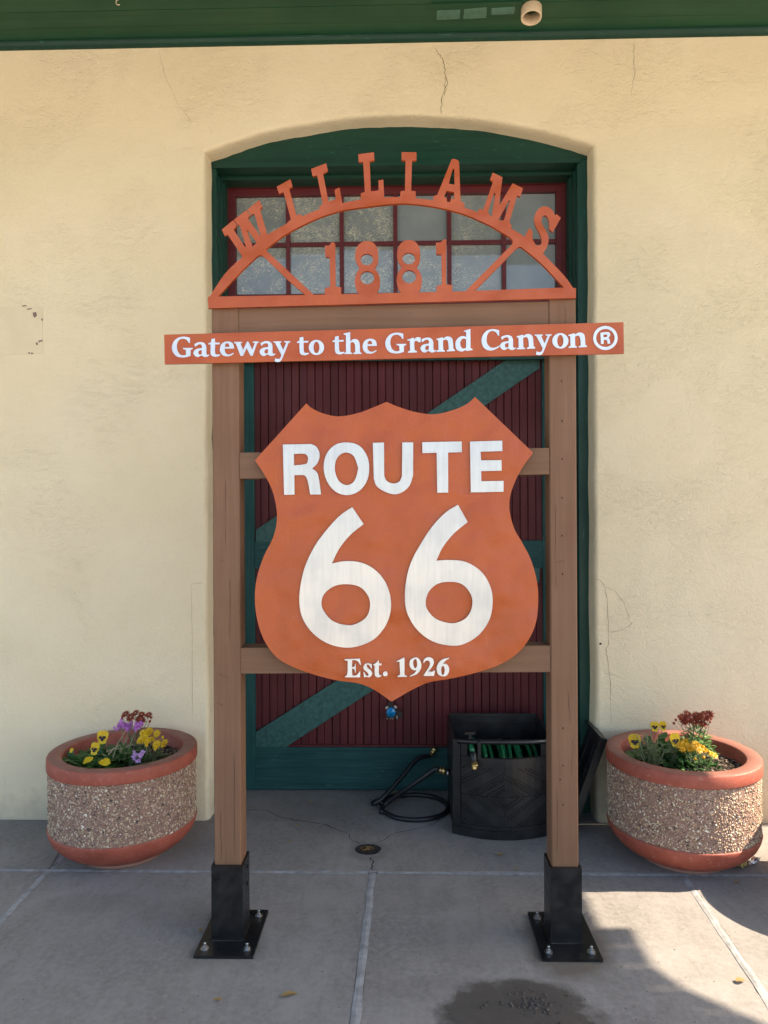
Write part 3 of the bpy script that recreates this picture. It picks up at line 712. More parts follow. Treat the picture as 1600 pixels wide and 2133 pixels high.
al("160,295 340,228 360,315 302,350 368,685 455,655 440,545 498,515 530,690 530,765 300,850 262,780 258,740 300,712 232,372 178,382", [], LL)
al("722,120 908,97 915,190 858,205 872,562 965,552 962,432 1020,422 1032,632 1032,690 780,700 750,664 752,585 800,570 780,212 728,215", [], LL)
al("1238,95 1415,97 1415,190 1362,198 1352,555 1405,562 1408,650 1408,690 1220,690 1220,625 1225,562 1278,552 1285,195 1238,190", [], LL)
al("305,108 330,104~ 370,118 382,140 398,545 435,565 440,615 420,650 180,590 108,545 118,490 155,478", ["316,206 332,210 335,375 275,360", "250,435 330,450 332,520 295,525 290,555 255,550 252,508 222,500"], AM)
al("732,245 835,295 800,575 806,580 940,358 1048,410 1020,500 988,485 905,765 930,795 925,850 850,860 570,720 580,650 595,622 632,635 735,345 705,315", ["750,457 760,466 722,708 703,690 680,655", "903,535 911,545 848,745 790,742"], AM)
al("1400,682 1443,718 1358,868 1318,832 1322,790~ 1308,720~ 1275,692~ 1243,720~ 1248,785~ 1298,870~ 1315,940~ 1298,1020~ 1255,1090 1150,1040 1062,955 1064,915 1112,822 1150,860 1147,930~ 1185,1000~ 1228,998~ 1244,955~ 1225,890~ 1180,800~ 1165,730~ 1190,650~ 1250,602~ 1312,606~ 1362,650~ 1380,690", [], AM)
al("172,148 215,145~ 235,120~ 252,112~ 272,130~ 275,160 278,552 332,555 332,660 172,660 172,565 225,552 220,262 178,258", [], N8)
e8 = "520,640 482,580~ 466,500~ 480,425~ 515,372 480,310~ 470,240~ 490,160~ 540,112~ 585,103~ 640,115~ 685,170~ 697,250~ 690,320~ 662,372 700,430~ 713,500~ 702,575~ 670,630 670,665 520,665"
al(e8, [ell(585, 284, 62, 57), ell(588, 463, 68, 64)], N8)
al(e8, [ell(585, 284, 62, 57), ell(588, 463, 68, 64)], crop(640, 480, 4.706, 411/4.706, -10/4.706))
al("1262,120 1305,115~ 1340,88~ 1358,85~ 1365,100 1362,528 1422,535 1422,630 1266,635 1268,545 1320,530 1316,235 1266,235", [], N8)

BY = 2.530
ban = plate('banner', "342,697 1299,671 1300,736 343,758.5", [], idt, BY, .012, SIGN, sg)
LA = crop(350, 690, 10); LB = crop(480, 690, 10); LC = crop(610, 680, 8.889); LD = crop(790, 670, 8); LE = crop(990, 670, 10); LF = crop(1130, 670, 8.889)
def bl(outline, holes, tr): return plate('letter', outline, holes, tr, BY-.003, .0028, ALUW, ban)
def sh(tr, dx, dy): return lambda p: (tr(p)[0] + dx, tr(p)[1] + dy)
gG = "455,135 400,120~ 310,112~ 200,140~ 115,220~ 80,330~ 100,430~ 170,515~ 280,545~ 380,538~ 468,512 470,388 518,366 518,345 310,348 312,368 372,388 375,490 320,502~ 250,480~ 205,420~ 185,330~ 195,240~ 240,175~ 310,155~ 365,165~ 405,195~ 430,240 455,240"
ga = "545,270 600,240~ 690,225~ 760,250~ 795,310~ 798,420~ 802,470~ 820,490~ 855,482 858,500 820,525~ 760,535~ 720,515~ 695,498 660,520~ 620,535~ 565,515~ 530,455~ 550,400~ 610,365~ 705,350 708,310~ 690,275~ 650,270~ 600,295~ 568,325"
gah = "705,390 660,397~ 630,430~ 640,475~ 675,487~ 705,468"
ge = "1375,360 1370,300~ 1330,235~ 1230,210~ 1130,250~ 1085,340~ 1090,430~ 1150,505~ 1240,522~ 1320,500~ 1370,462 1368,450 1345,455 1290,480~ 1230,475~ 1190,430~ 1178,362"
geh = "1182,325 1195,275~ 1232,248~ 1268,275~ 1278,325"
gy = "895,210 1062,208 1062,232 1030,240 1100,390 1165,235 1122,228 1122,205 1248,205 1248,225 1210,240 1090,540~ 1045,620~ 990,640~ 920,625 935,560 980,575~ 1025,570~ 1055,520~ 1060,490 930,240 895,230"
gt = "125,205 195,192 197,268 290,265 285,295 198,298 205,460~ 230,488~ 298,485 298,505 250,528~ 205,533~ 150,515~ 128,470~ 122,302 75,305 78,285 122,262 126,235"
gn = "955,285 1058,258 1068,280 1110,252~ 1165,248~ 1212,275~ 1228,330~ 1238,455 1265,468 1262,488 1125,495 1125,478 1160,462 1150,345~ 1130,305~ 1095,300~ 1062,315 1068,470 1095,480 1095,498 955,502 955,485 990,470 985,310 955,300"
bl(gG, [], LA); bl(ga, [gah], LA)
bl("905,160 975,150 978,235 1080,235 1075,270 980,272 982,460~ 1010,482~ 1082,480 1080,505 1030,525~ 980,530~ 920,515~ 890,470~ 888,272 842,270 842,252 890,232 902,200", [], LA)
bl(ge, [geh], LA)
bl("75,220 245,220 245,240 210,250 265,390 345,215 375,215 455,385 510,245 470,238 470,212 590,212 590,235 555,248 462,510 420,510 335,350 265,512 210,512 110,250 75,245", [], LB)
bl(ga, [gah], sh(LA, 137.8, -2.1)); bl(gy, [], LB)
bl(gt, [], LC); bl(ell(438, 388, 142, 140, 40), [ell(438, 388, 55, 107)], LC)
bl(gt, [], sh(LC, 655/8.889, -17/8.889))
bl("942,130 1062,103 1065,285 1100,245~ 1160,232~ 1215,260~ 1238,330~ 1242,470 1275,492 1272,508 1122,510 1122,492 1155,475 1150,340~ 1125,295~ 1090,290~ 1066,310 1068,478 1100,490 1100,508 952,510 952,492 985,475 985,160 942,148", [], LC)
bl(ge, [geh], sh(LA, 297.4, -5.6))
bl(gG, [], sh(LA, 444.7, -8.4))
bl("468,300 575,265 582,300 600,275~ 640,258~ 692,265 690,345 660,340 620,320~ 588,335~ 590,475 630,490 628,512 478,517 478,500 515,480 510,318 468,310", [], LD)
bl(ga, [gah], sh(LA, 473, -9.4)); bl(gn, [], LD)
bl("1408,155 1520,120 1522,440 1558,458 1558,470 1450,490 1448,468 1400,490~ 1350,495~ 1290,460~ 1270,380~ 1285,310~ 1340,255~ 1400,240~ 1448,255 1448,170 1408,162", ["1448,295 1410,280~ 1370,300~ 1350,360~ 1370,430~ 1410,450~ 1448,432"], LD)
bl("500,180 440,162~ 350,155~ 240,190~ 160,280~ 132,390~ 155,500~ 230,580~ 340,600~ 430,570~ 510,520 512,490 450,525~ 370,545~ 300,520~ 250,450~ 238,370~ 255,270~ 310,205~ 370,195~ 430,220~ 475,290 500,288", [], LE)
bl(ga, [gah], sh(LA, 639, -14.6)); bl(gn, [], sh(LD, 167, -5.2)); bl(gy, [], sh(LB, 544.4, -14.2))
bl(ell(333, 355, 150, 143, 40), [ell(333, 355, 57, 112)], LF); bl(gn, [], sh(LD, 275, -8.3))
bl(ell(1167, 301, 227, 223, 48), [ell(1167, 301, 172, 167, 40)], LF)
bl("1075,205 1190,192~ 1245,205~ 1255,250~ 1225,300 1245,330~ 1258,405 1210,408 1195,345~ 1170,335~ 1135,338 1135,410 1085,412", ["1130,240 1180,236~ 1205,258~ 1180,285~ 1132,288"], LF)

SC = crop(500, 800, 2.424)
shield = plate('shield', "335,97 360,120~ 420,148~ 500,163~ 600,145~ 680,115~ 740,90 800,115~ 890,142~ 985,152~ 1080,130~ 1150,98~ 1187,65 1481,347 1430,415~ 1390,490~ 1364,570~ 1362,640~ 1385,730~ 1425,800~ 1470,890~ 1500,1000~ 1506,1100~ 1490,1220~ 1430,1330~ 1330,1408~ 1190,1458~ 1050,1490~ 960,1505~ 880,1538~ 765,1604 680,1545~ 600,1512~ 500,1498~ 390,1472~ 260,1425~ 180,1375~ 118,1285~ 85,1180~ 75,1080~ 85,980~ 120,870~ 165,780~ 185,700~ 183,620~ 160,530~ 122,455~ 75,385", [], SC, BY, .008, SIGN, sg)
MB().box((-.25, BY+.0082, P(800, 985, BY).z), (.25, PY+.0015, P(800, 950, BY).z)).box((-.25, BY+.0082, P(800, 1395, BY).z), (.25, PY+.003, P(800, 1360, BY).z)).ob('mounting_bar', STEEL, shield)
LR = crop(570, 900, 6.154); LT = crop(820, 900, 6.154); L6 = crop(600, 1040, 3.478); LS = crop(700, 1350, 6.154)
def sl_(outline, holes, tr, mat=ALU, nm='letter', t=.008): return plate(nm, outline, holes, tr, BY-t-.0003, t, mat, shield)
sl_("118,160 480,153 550,190~ 590,290~ 560,400~ 495,468 550,510~ 575,570~ 608,800 470,800 435,620~ 405,560~ 370,550 265,552 268,802 135,805", ["260,280 400,280~ 435,310~ 440,360~ 420,405~ 262,428"], LR)
sl_("935,133~ 1090,170~ 1195,300~ 1225,460~ 1195,630~ 1090,760~ 940,808~ 790,760~ 680,620~ 642,450~ 680,280~ 790,165~", ["935,262~ 1020,300~ 1060,380~ 1085,462 1060,570~ 1020,645~ 940,680~ 850,640~ 800,550~ 785,450~ 805,350~ 860,285~"], LR)
sl_("1272,138 1415,133 1418,560 1450,625~ 1530,658~ 1610,635~ 1645,570 1650,132 1790,132 1788,560 1740,690~ 1650,770~ 1545,797~ 1420,760~ 1320,690~ 1285,600", [], LR)
sl_("368,130 873,120 875,258 698,262 700,775 560,778 552,265 370,270", [], LT)
sl_("980,122 1393,110 1395,243 1115,252 1122,362 1383,360 1385,495 1122,500 1125,630 1410,625 1410,765 990,773", [], LT)
sl_("465,57 548,180 450,260~ 370,360~ 318,465 420,448~ 540,462~ 640,520~ 715,620~ 747,760~ 720,890~ 640,1000~ 540,1055~ 420,1075~ 290,1045~ 180,970~ 105,860~ 82,740~ 95,600~ 130,470~ 200,330~ 290,210~ 380,115~", ["420,615~ 520,635~ 580,700~ 595,770~ 570,850~ 500,900~ 435,913~ 330,885~ 265,820~ 242,760~ 260,690~ 330,632~"], L6, nm='numeral')
sl_("1232,40 1302,165 1200,250~ 1120,350~ 1075,445 1170,440~ 1290,455~ 1400,525~ 1465,630~ 1483,740~ 1460,870~ 1380,985~ 1270,1050~ 1180,1060~ 1050,1030~ 940,950~ 870,840~ 848,740~ 855,600~ 890,460~ 970,310~ 1060,180~ 1150,90~", ["1165,598~ 1260,615~ 1325,690~ 1335,770~ 1300,850~ 1230,892~ 1165,897~ 1070,865~ 1010,800~ 998,740~ 1020,670~ 1080,615~"], L6, nm='numeral')
for o_l, hs in (("110,145 305,138 318,215 310,215 280,170~ 240,155 205,155 205,245 235,240~ 245,205 252,205 252,315 245,315 235,275~ 205,260 208,355 260,350~ 290,320~ 302,300 310,300 308,375 115,375 118,362 138,355 150,300 150,165 110,155", []),
                ("455,205 460,260 450,260 430,225~ 405,210~ 392,230~ 410,260~ 455,300~ 462,340~ 430,372~ 390,370 360,375 352,310 360,310 380,345~ 405,360~ 418,340~ 400,310~ 360,275~ 352,240~ 375,205~ 410,198~ 440,205", []),
                ("545,155 552,200 585,200 583,222 550,222 550,330~ 560,348~ 585,345 580,360 545,375~ 510,365~ 497,335~ 497,225 478,222 480,212 515,190~", []),
                (ell(632, 332, 30, 30, 20), []),
                ("865,125 878,125 878,335 885,352 910,358 908,370 788,370 790,358 815,350 822,330 815,180 800,170 780,180 778,170", []),
                ("1025,122~ 1070,150~ 1095,210~ 1085,270~ 1040,330~ 950,368 945,360 1010,320~ 1035,280 1000,285~ 955,250~ 942,200~ 960,150~", ["1015,140~ 992,165~ 995,230~ 1015,258~ 1036,240~ 1040,190~ 1030,150~"]),
                ("1120,190 1130,150~ 1180,118~ 1235,135~ 1255,180~ 1235,235~ 1180,305 1235,305 1260,290 1270,295 1255,357 1122,357 1150,310~ 1195,240~ 1205,190~ 1180,160~ 1150,165~ 1130,190", []),
                ("1450,125 1448,135 1400,165~ 1372,210 1410,205~ 1445,245~ 1448,300~ 1420,350~ 1370,362~ 1315,340~ 1292,280~ 1305,210~ 1360,150~", ["1370,228~ 1350,260~ 1352,320~ 1370,348~ 1390,320~ 1392,260~"])):
    sl_(o_l, hs, LS, ALUC, t=.009)

# ------------------------------------------------------------------ planters
RZ = .457; PR = .315; SOILZ = .395
def pebble_mesh():
    vs, fs = [], []; r = random.Random(3)
    oc = [(1,0,0),(-1,0,0),(0,1,0),(0,-1,0),(0,0,1),(0,0,-1)]
    of = [(0,2,4),(2,1,4),(1,3,4),(3,0,4),(2,0,5),(1,2,5),(3,1,5),(0,3,5)]
    for i in range(10500):
        a = r.random()*2*math.pi; z = .149 + r.random()*.254; s_ = r.uniform(.0024, .0056) * (1.5 if r.random() < .08 else 1)
        t = Vector((-math.sin(a), math.cos(a), 0)); nn = Vector((math.cos(a), math.sin(a), 0)); up = Vector((0, 0, 1)); b = r.random()*math.pi
        e1 = (t*math.cos(b) + up*math.sin(b)) * s_ * r.uniform(.9, 1.5); e2 = (up*math.cos(b) - t*math.sin(b)) * s_ * r.uniform(.7, 1.); e3 = nn * s_ * .62
        c = nn * (.3075 + r.uniform(-.001, .0015)) + up*z; k = len(vs)
        vs += [c + e1*x + e2*y + e3*q for x, y, q in oc]; fs += [tuple(k+j for j in f) for f in of]
    return mesh('pebbles', vs, fs, PEB, True, False)
def chips_mesh():
    vs, fs = [], []; r = random.Random(5)
    for i in range(700):
        a = r.random()*2*math.pi; d = .243*math.sqrt(r.random()); c = Vector((d*math.cos(a), d*math.sin(a), SOILZ + .004 + r.random()*.010))
        m_ = Matrix.Translation(c) @ Matrix.Rotation(r.random()*6.28, 4, 'Z') @ Matrix.Rotation(r.uniform(-.5, .5), 4, 'X') @ Matrix.Rotation(r.uniform(-.5, .5), 4, 'Y')
        lx, ly = r.uniform(.004, .014), r.uniform(.002, .005); b = MB().box((-lx, -ly, -.001), (lx, ly, .001), m_); k = len(vs); vs += b.v; fs += [tuple(k+j for j in f) for f in b.f]
    return mesh('mulch', vs, fs, MULCH, False, False)
O0 = (0, 0, 0)
def lm(name, prof, mat, close=False, n=72):
    b = MB().lathe(prof, O0, n, close); return mesh(name, b.v, b.f, mat, True)
me_rim = lm('rim', [(.306, .402), (PR, .404), (PR+.0015, .408), (PR+.001, RZ-.007), (PR-.0015, RZ-.0025), (PR-.006, RZ), (.259, RZ-.0015), (.2545, RZ-.004), (.252, RZ-.010), (.249, SOILZ-.03), (.24, SOILZ-.03)], TERRA)
me_band = lm('band', [(.308, .406), (.308, .146)], MORTAR)
me_bowl = lm('bowl', [(.306, .150), (.3135, .149), (.3145, .144), (.310, .125), (.298, .100), (.277, .075), (.250, .053), (.222, .036), (.196, .026), (.182, .022), (.178, .012), (.176, .002), (0.001, .002)], TERRA)
v_ = MB(); 
pf = [(.25*i/8, SOILZ + .012*(1-(i/8)**2)) for i in range(9)]; pf[0] = (.002, SOILZ+.012)
me_soil = lm('soil', pf, SOIL, n=40); me_peb = pebble_mesh(); me_mul = chips_mesh()
PL = []
def planter(c, rot, label):
    t = thing('planter', label, 'planter', c, 'round aggregate planters'); t.rotation_euler.z = 0
    for nm, me, kd in (('rim', me_rim, None), ('band', me_band, None), ('bowl', me_bowl, None), ('soil', me_soil, None)):
        o = bpy.data.objects.new(nm, me); COL.objects.link(o); o.parent = t; o.rotation_euler.z = rot
        if nm == 'band': q = bpy.data.objects.new('pebbles', me_peb); COL.objects.link(q); q.parent = o; q['kind'] = 'stuff'
        if nm == 'soil': q = bpy.data.objects.new('mulch', me_mul); COL.objects.link(q); q.parent = o; q['kind'] = 'stuff'
    PL.append(Vector(c)); return t
planter((-1.236, 3.238, 0), .4, 'round pebbled planter with purple flowers, beside the left post of the sign')
planter((1.216, 3.224, 0), 2.2, 'round pebbled planter partly in sunlight, beside the open black hose box lid')
planter((1.985, 2.86, 0), 4., 'round pebbled planter beyond the right edge, its shadow on the pavement')

# plants ---------------------------------------------------------------
def leaf(mb, base, d, up, ln, wd, droop=.3, fold=.15, seg=4):
    """a bent leaf blade from the base along d"""
    d = d.normalized(); s_ = d.cross(up).normalized(); u = s_.cross(d).normalized(); k = len(mb.v); prof = [.25, .85, 1., .7, .05] if seg == 4 else [.5, 1., .1]
    n_ = len(prof)
    for i, q in enumerate(prof):
        t = i / (n_ - 1); c = base + d*ln*t + u*(-droop*ln*t*t)
        mb.v += [tuple(c - s_*wd*q*.5 + u*fold*wd*q), tuple(c), tuple(c + s_*wd*q*.5 + u*fold*wd*q)]
    for i in range(n_ - 1):
        for j in range(2): mb.f.append((k+i*3+j, k+i*3+j+1, k+i*3+j+4, k+i*3+j+3))
def rv(r, up=.5):
    a = r.random()*2*math.pi; return Vector((math.cos(a), math.sin(a), up + r.uniform(-.35, .35)))
def mound(c, rad, hgt, n, ln, wd, r, sq=1.):
    mb = MB()
    for i in range(n):
        a = r.random()*2*math.pi; d = rad*math.sqrt(r.random()); h = hgt*(1-(d/rad)**2*.75)*r.uniform(.25, 1.)
        b = c + Vector((d*math.cos(a), d*math.sin(a)*sq, h)); dr_ = Vector((math.cos(a)*.7, math.sin(a)*.7, r.uniform(0, .9))) + rv(r, .1)*.5
        leaf(mb, b, dr_, Vector((0, 0, 1)), ln*r.uniform(.6, 1.25), wd*r.uniform(.7, 1.2), r.uniform(.1, .5))
    return mb
def disc_petal(mb, c, ax, a, ln, wd, tilt=.15, n=7):
    """a rounded petal in the plane facing ax"""
    x = ax.orthogonal().normalized() if abs(ax.z) > .9 else Vector((0, 0, 1)).cross(ax).normalized(); y = ax.cross(x)
    d = x*math.cos(a) + y*math.sin(a); s_ = ax.cross(d); k = len(mb.v); cc = c + d*ln*.5 + ax*(tilt*ln*.4)
    mb.v.append(tuple(c + d*ln*.5 + ax*tilt*ln*.2))
    for i in range(n*2):
        t = i*math.pi/n; wob = 1 + .07*math.sin(3*t + a*5)
        mb.v.append(tuple(c + d*ln*.5 + d*ln*.55*math.cos(t)*wob + s_*wd*.5*math.sin(t)*wob + ax*(tilt*ln*(.35+.5*math.cos(t)) + .002*math.sin(5*t))))
    for i in range(n*2): mb.f.append((k, k+1+i, k+1+(i+1) % (n*2)))
def pansy_flower(c, ax, s_, par, blot=True):
    ax = ax.normalized(); p = MB()
    for a, l, wd, z in ((R(128), 1., 1.1, -.0035), (R(52), 1., 1.1, -.0025), (R(188), .8, .95, -.001), (R(-8), .8, .95, 0), (R(270), 1.05, 1.25, .0012)):
        disc_petal(p, c + ax*z, ax, a, s_*l*.62, s_*wd*.62)
    o = p.ob('flower', YEL, par, True, fix=False)
    if blot:
        b = MB()
        for a, l, wd in ((R(196), .55, .42), (R(-16), .55, .42), (R(270), .62, .52)): disc_petal(b, c + ax*.004, ax, a, s_*l*.6, s_*wd*.6)
        b.ob('blotch', BLOTCH, o, True, fix=False)
        e = MB(); e.lathe([(0, .003), (.003, .0), (0, -.003)], c + ax*.008, 6); e.ob('flower_eye', YEL, o, fix=False)
    return o
def stemtube(mb, a, b, r_, bend=None):
    a, b = Vector(a), Vector(b); m_ = (a + b)/2 + (bend or Vector((0, 0, 0)))
    mb.tube([a, a.lerp(m_, .55), m_, m_.lerp(b, .55), b], [r_*1.2, r_*1.1, r_, r_*.9, r_*.8], 5)
def mumhead(c, ax, s_, mat, par, layers=((1., 15, .1), (.75, 12, .45), (.45, 8, .9)), nm='flower_head'):
    mb = MB(); ax = ax.normalized(); x = ax.orthogonal().normalized(); y = ax.cross(x)
    for L_, n_, up in layers:
        for i in range(n_):
            a = 2*math.pi*(i + rnd.random()*.4)/n_; d = x*math.cos(a) + y*math.sin(a)
            leaf(mb, c + d*s_*.06, d + ax*up, ax, s_*.5*L_*rnd.uniform(.85, 1.1), s_*.17, .25, .1, 2)
    o = mb.ob(nm, mat, par, True, fix=False); return o
def onp(u, v, dy, i): return P(u, v, PL[i].y + dy)

def soil_at(p): return Vector((p.x, p.y, SOILZ))
def pansy(name, label, specs, i, seed, fol=(.07, .06, 60)):
    """specs: (u, v, dy, size, axis, blotch) of each bloom"""
    r = random.Random(seed); pts = [onp(u, v, dy, i) for u, v, dy, *_ in specs]
    b = soil_at(sum(pts, Vector((0, 0, 0)))/len(pts)); t = thing(name, label, 'flower', b, 'pansies in the planters')
    mound(b, fol[0], fol[1], fol[2],   .048, .030, r).ob('foliage', LEAFG, t, True, fix=False)
    for p, (u, v, dy, s_, ax, bl_) in zip(pts, specs):
        st = MB(); stemtube(st, b + Vector((r.uniform(-.02, .02), r.uniform(-.02, .02), 0)), p + Vector((0, .006, -.004)), .0016, Vector((0, .01, .012))); st.ob('stem', STEM, t, True, fix=False)
        pansy_flower(p, Vector(ax), s_, t, bl_)
    return t
pansy('pansy', 'upper yellow pansy with dark blotch near the back left rim of the left planter', [(214, 1535, -.02, .047, (.1, -1, .25), True)], 0, 1, (.09, .065, 110))
pansy('pansy', 'yellow pansy facing left below the upper one in the left planter', [(198, 1559, -.10, .043, (-.3, -1, .25), True)], 0, 2, (.085, .06, 110))
pansy('pansy', 'two drooping yellow pansies touching the front rim of the left planter', [(183, 1584, -.165, .036, (-.1, -.5, .9), False), (219, 1588, -.19, .040, (.1, -.4, .9), False)], 0, 3, (.075, .05, 90))
pansy('pansy', 'small yellow pansy bud among leaves at the far left of the left planter', [(149, 1563, -.08, .016, (-.2, -1, .3), False)], 0, 4, (.05, .05, 50))
def mum(name, label, heads, i, seed, mat, fmat, rad, hgt, n, size, buds=(), cat='flower', stems=True, leafsz=(.03, .014)):
    r = random.Random(seed); pts = [onp(u, v, dy, i) for u, v, dy in heads]
    b = soil_at(sum(pts, Vector((0, 0, 0)))/len(pts)); t = thing(name, label, cat, b, 'chrysanthemums in the planters')
    mound(b, rad, hgt, n, leafsz[0], leafsz[1], r).ob('foliage', fmat, t, True, fix=False)
    sm = MB()
    for p in pts:
        mumhead(p, Vector((r.uniform(-.4, .4), -.7, r.uniform(.5, 1.1))), size*r.uniform(.8, 1.15), mat, t)
        stemtube(sm, b + Vector((r.uniform(-1, 1)*rad*.4, r.uniform(-1, 1)*rad*.3, hgt*.2)), p + Vector((0, .003, -.004)), .0013)
    for u, v, dy in buds:
        p = onp(u, v, dy, i); bb = MB(); bb.lathe([(0, -.006), (.005, -.003), (.0065, .002), (.004, .006), (0, .007)], p, 8); bb.ob('bud', mat, t, True, fix=False)
        stemtube(sm, b + Vector((r.uniform(-1, 1)*rad*.5, 0, hgt*.3)), p, .0011)
    sm.ob('stems', STEM, t, True, fix=False)
    return t
mum('yellow_chrysanthemum', 'bright yellow chrysanthemum mound on the right side of the left planter', [(297, 1526, -.02), (300, 1536, -.04), (310, 1523, .02), (326, 1528, .0), (306, 1545, -.06), (326, 1550, -.07), (342, 1547, -.05), (293, 1541, -.05), (315, 1540, -.03)], 0, 11, GOLD if False else YEL, LEAFM, .085, .05, 130, .04, [(323, 1561, -.09), (339, 1536, -.02), (305, 1553, -.09), (338, 1555, -.08)])
mum('red_chrysanthemum', 'dark red chrysanthemum standing tall behind the purple blooms in the left planter', [(282, 1485, .09), (294, 1500, .08), (272, 1494, .08), (261, 1487, .1), (295, 1488, .1), (310, 1489, .09), (289, 1497, .09)], 0, 12, REDP, LEAFS, .035, .13, 80, .040, [(255, 1493, .09), (254, 1498, .08), (303, 1490, .09), (315, 1495, .08), (312, 1503, .08), (268, 1491, .09)], leafsz=(.028, .010))
# purple stock
def stock(label, spots, i, seed, mat, stems_to, n=34):
    r = random.Random(seed); b = soil_at(onp(*stems_to, i)); t = thing('purple_stock', label, 'flower', b, 'purple flowers')
    sm = MB()
    for (u, v, dy, wd, hg) in spots:
        c = onp(u, v, dy, i); mb = MB()
        for k in range(n):
            q = c + Vector((r.gauss(0, wd), r.gauss(0, .012), r.gauss(0, hg))); ax = Vector((r.uniform(-.7, .7), -1, r.uniform(-.3, .8))).normalized()
            for a in range(4): disc_petal(mb, q, ax, a*math.pi/2 + k, .0085, .007, .2, 3)
        mb.ob('flower_spike', mat, t, True, fix=False); stemtube(sm, b, c + Vector((0, .005, 0)), .002, Vector((0, 0, .01)))
    sm.ob('stems', STEM, t, True, fix=False)
    mound(b, .05, .09, 36, .07, .016, r).ob('foliage', LEAFG, t, True, fix=False)
    return t
stock('bright purple stock blooms standing in the middle of the left planter', [(253, 1510, .03, .008, .011), (268, 1514, .03, .004, .006), (288, 1511, .03, .009, .007)], 0, 21, PURP, (256, 1565, -.04), 30)
stock('drooping pale lilac flowers hanging by the front rim of the left planter', [(279, 1575, -.14, .003, .006), (292, 1572, -.15, .006, .005), (287, 1582, -.16, .004, .004)], 0, 22, LIL, (262, 1570, -.12), 7)
# dry straw stems lying across the left planter
r = random.Random(31); sw = MB(); b0 = soil_at(onp(245, 1570, -.08, 0))
for u0, v0, u1, v1 in ((232, 1586, 262, 1522), (222, 1566, 256, 1560), (226, 1572, 250, 1552), (212, 1570, 232, 1588), (238, 1573, 248, 1545), (245, 1540, 248, 1553), (253, 1568, 252, 1552), (262, 1556, 281, 1552), (222, 1560, 228, 1572), (256, 1552, 264, 1538)):
    stemtube(sw, onp(u0, v0, -.12, 0), onp(u1, v1, -.10, 0), .0018, Vector((r.uniform(-.006, .006), 0, .006)))
st_ = sw.ob('dry_stems', TWIG, None, True, fix=False); tag(st_, 'pale dry stems lying across the middle of the left planter', 'plant')
def herb(label, i, c, seed, n=26, hgt=.10, rad=.05, mat=LEAFS, wd=.010, ln=.05):
    r = random.Random(seed); b = soil_at(onp(*c, i)); t = thing('leafy_herb', label, 'plant', b); sm = MB(); lf = MB()
    for k in range(n):
        a = r.random()*6.28; tip = b + Vector((math.cos(a)*rad*r.uniform(.2, 1), math.sin(a)*rad*r.uniform(.2, .8), hgt*r.uniform(.5, 1.15)))
        stemtube(sm, b + Vector((math.cos(a), math.sin(a), 0))*.01, tip, .0014)
        for j in range(4): leaf(lf, b.lerp(tip, .35 + j*.18), Vector((math.cos(a + j*2.1), math.sin(a + j*2.1), .6)), Vector((0, 0, 1)), ln*r.uniform(.7, 1.1), wd*r.uniform(.8, 1.3), .3)
    sm.ob('stems', STEM, t, True, fix=False); lf.ob('foliage', mat, t, True, fix=False); return t
herb('low green seedlings at the front left of the left planter', 0, (172, 1585, -.13), 41, 14, .05, .04, LEAFG, .014, .03)
herb('dark green leafy plant in the middle of the left planter', 0, (245, 1575, -.10), 42, 18, .07, .06, LEAFG, .020, .055)

pansy('pansy', 'yellow pansy with dark face at the far left of the right planter', [(1322, 1543, -.03, .049, (-.1, -1, .2), True)], 1, 5, (.06, .045, 70))
pansy('pansy', 'yellow pansy with dark blotch in the middle of the right planter', [(1406, 1541, .0, .049, (.35, -1, .2), True)], 1, 6, (.075, .075, 110))
pansy('pansy', 'pair of yellow pansies above the back rim of the right planter', [(1364, 1513, .08, .036, (-.2, -1, .4), True), (1381, 1512, .09, .034, (.3, -1, .2), True)], 1, 7, (.08, .085, 120))
herb('grey green stiff stemmed plant at the left of the right planter', 1, (1357, 1572, -.10), 43, 30, .15, .065, LEAFS, .009, .045)
herb('low dark green leaves in the middle of the right planter', 1, (1390, 1570, -.06), 44, 22, .09, .06, LEAFM, .016, .04)
mum('yellow_chrysanthemum', 'golden yellow chrysanthemum cluster at the front of the right planter', [(1416, 1553, -.07), (1424, 1549, -.05), (1432, 1554, -.06), (1421, 1560, -.08), (1437, 1558, -.07), (1446, 1557, -.08), (1453, 1553, -.05), (1461, 1557, -.06), (1468, 1562, -.08), (1456, 1562, -.09), (1482, 1570, -.10), (1488, 1573, -.10), (1427, 1545, -.02), (1449, 1550, -.03)], 1, 13, GOLD, LEAFM, .09, .05, 150, .034, [(1448, 1581, -.14), (1466, 1578, -.14), (1477, 1567, -.1)])
mum('red_chrysanthemum', 'tall rust red chrysanthemum with pale green leaves at the back of the right planter', [(1433, 1487, .06), (1436, 1500, .04), (1424, 1495, .05), (1447, 1503, .05), (1463, 1492, .05), (1470, 1494, .04), (1465, 1508, .04), (1476, 1489, .06), (1452, 1490, .07), (1458, 1501, .05), (1442, 1495, .06), (1427, 1501, .05)], 1, 14, REDP, LEAFL, .072, .155, 380, .046, [(1408, 1500, .05), (1482, 1488, .06), (1481, 1498, .04), (1414, 1493, .05), (1404, 1507, .05), (1479, 1504, .04), (1465, 1484, .08)], leafsz=(.026, .013))

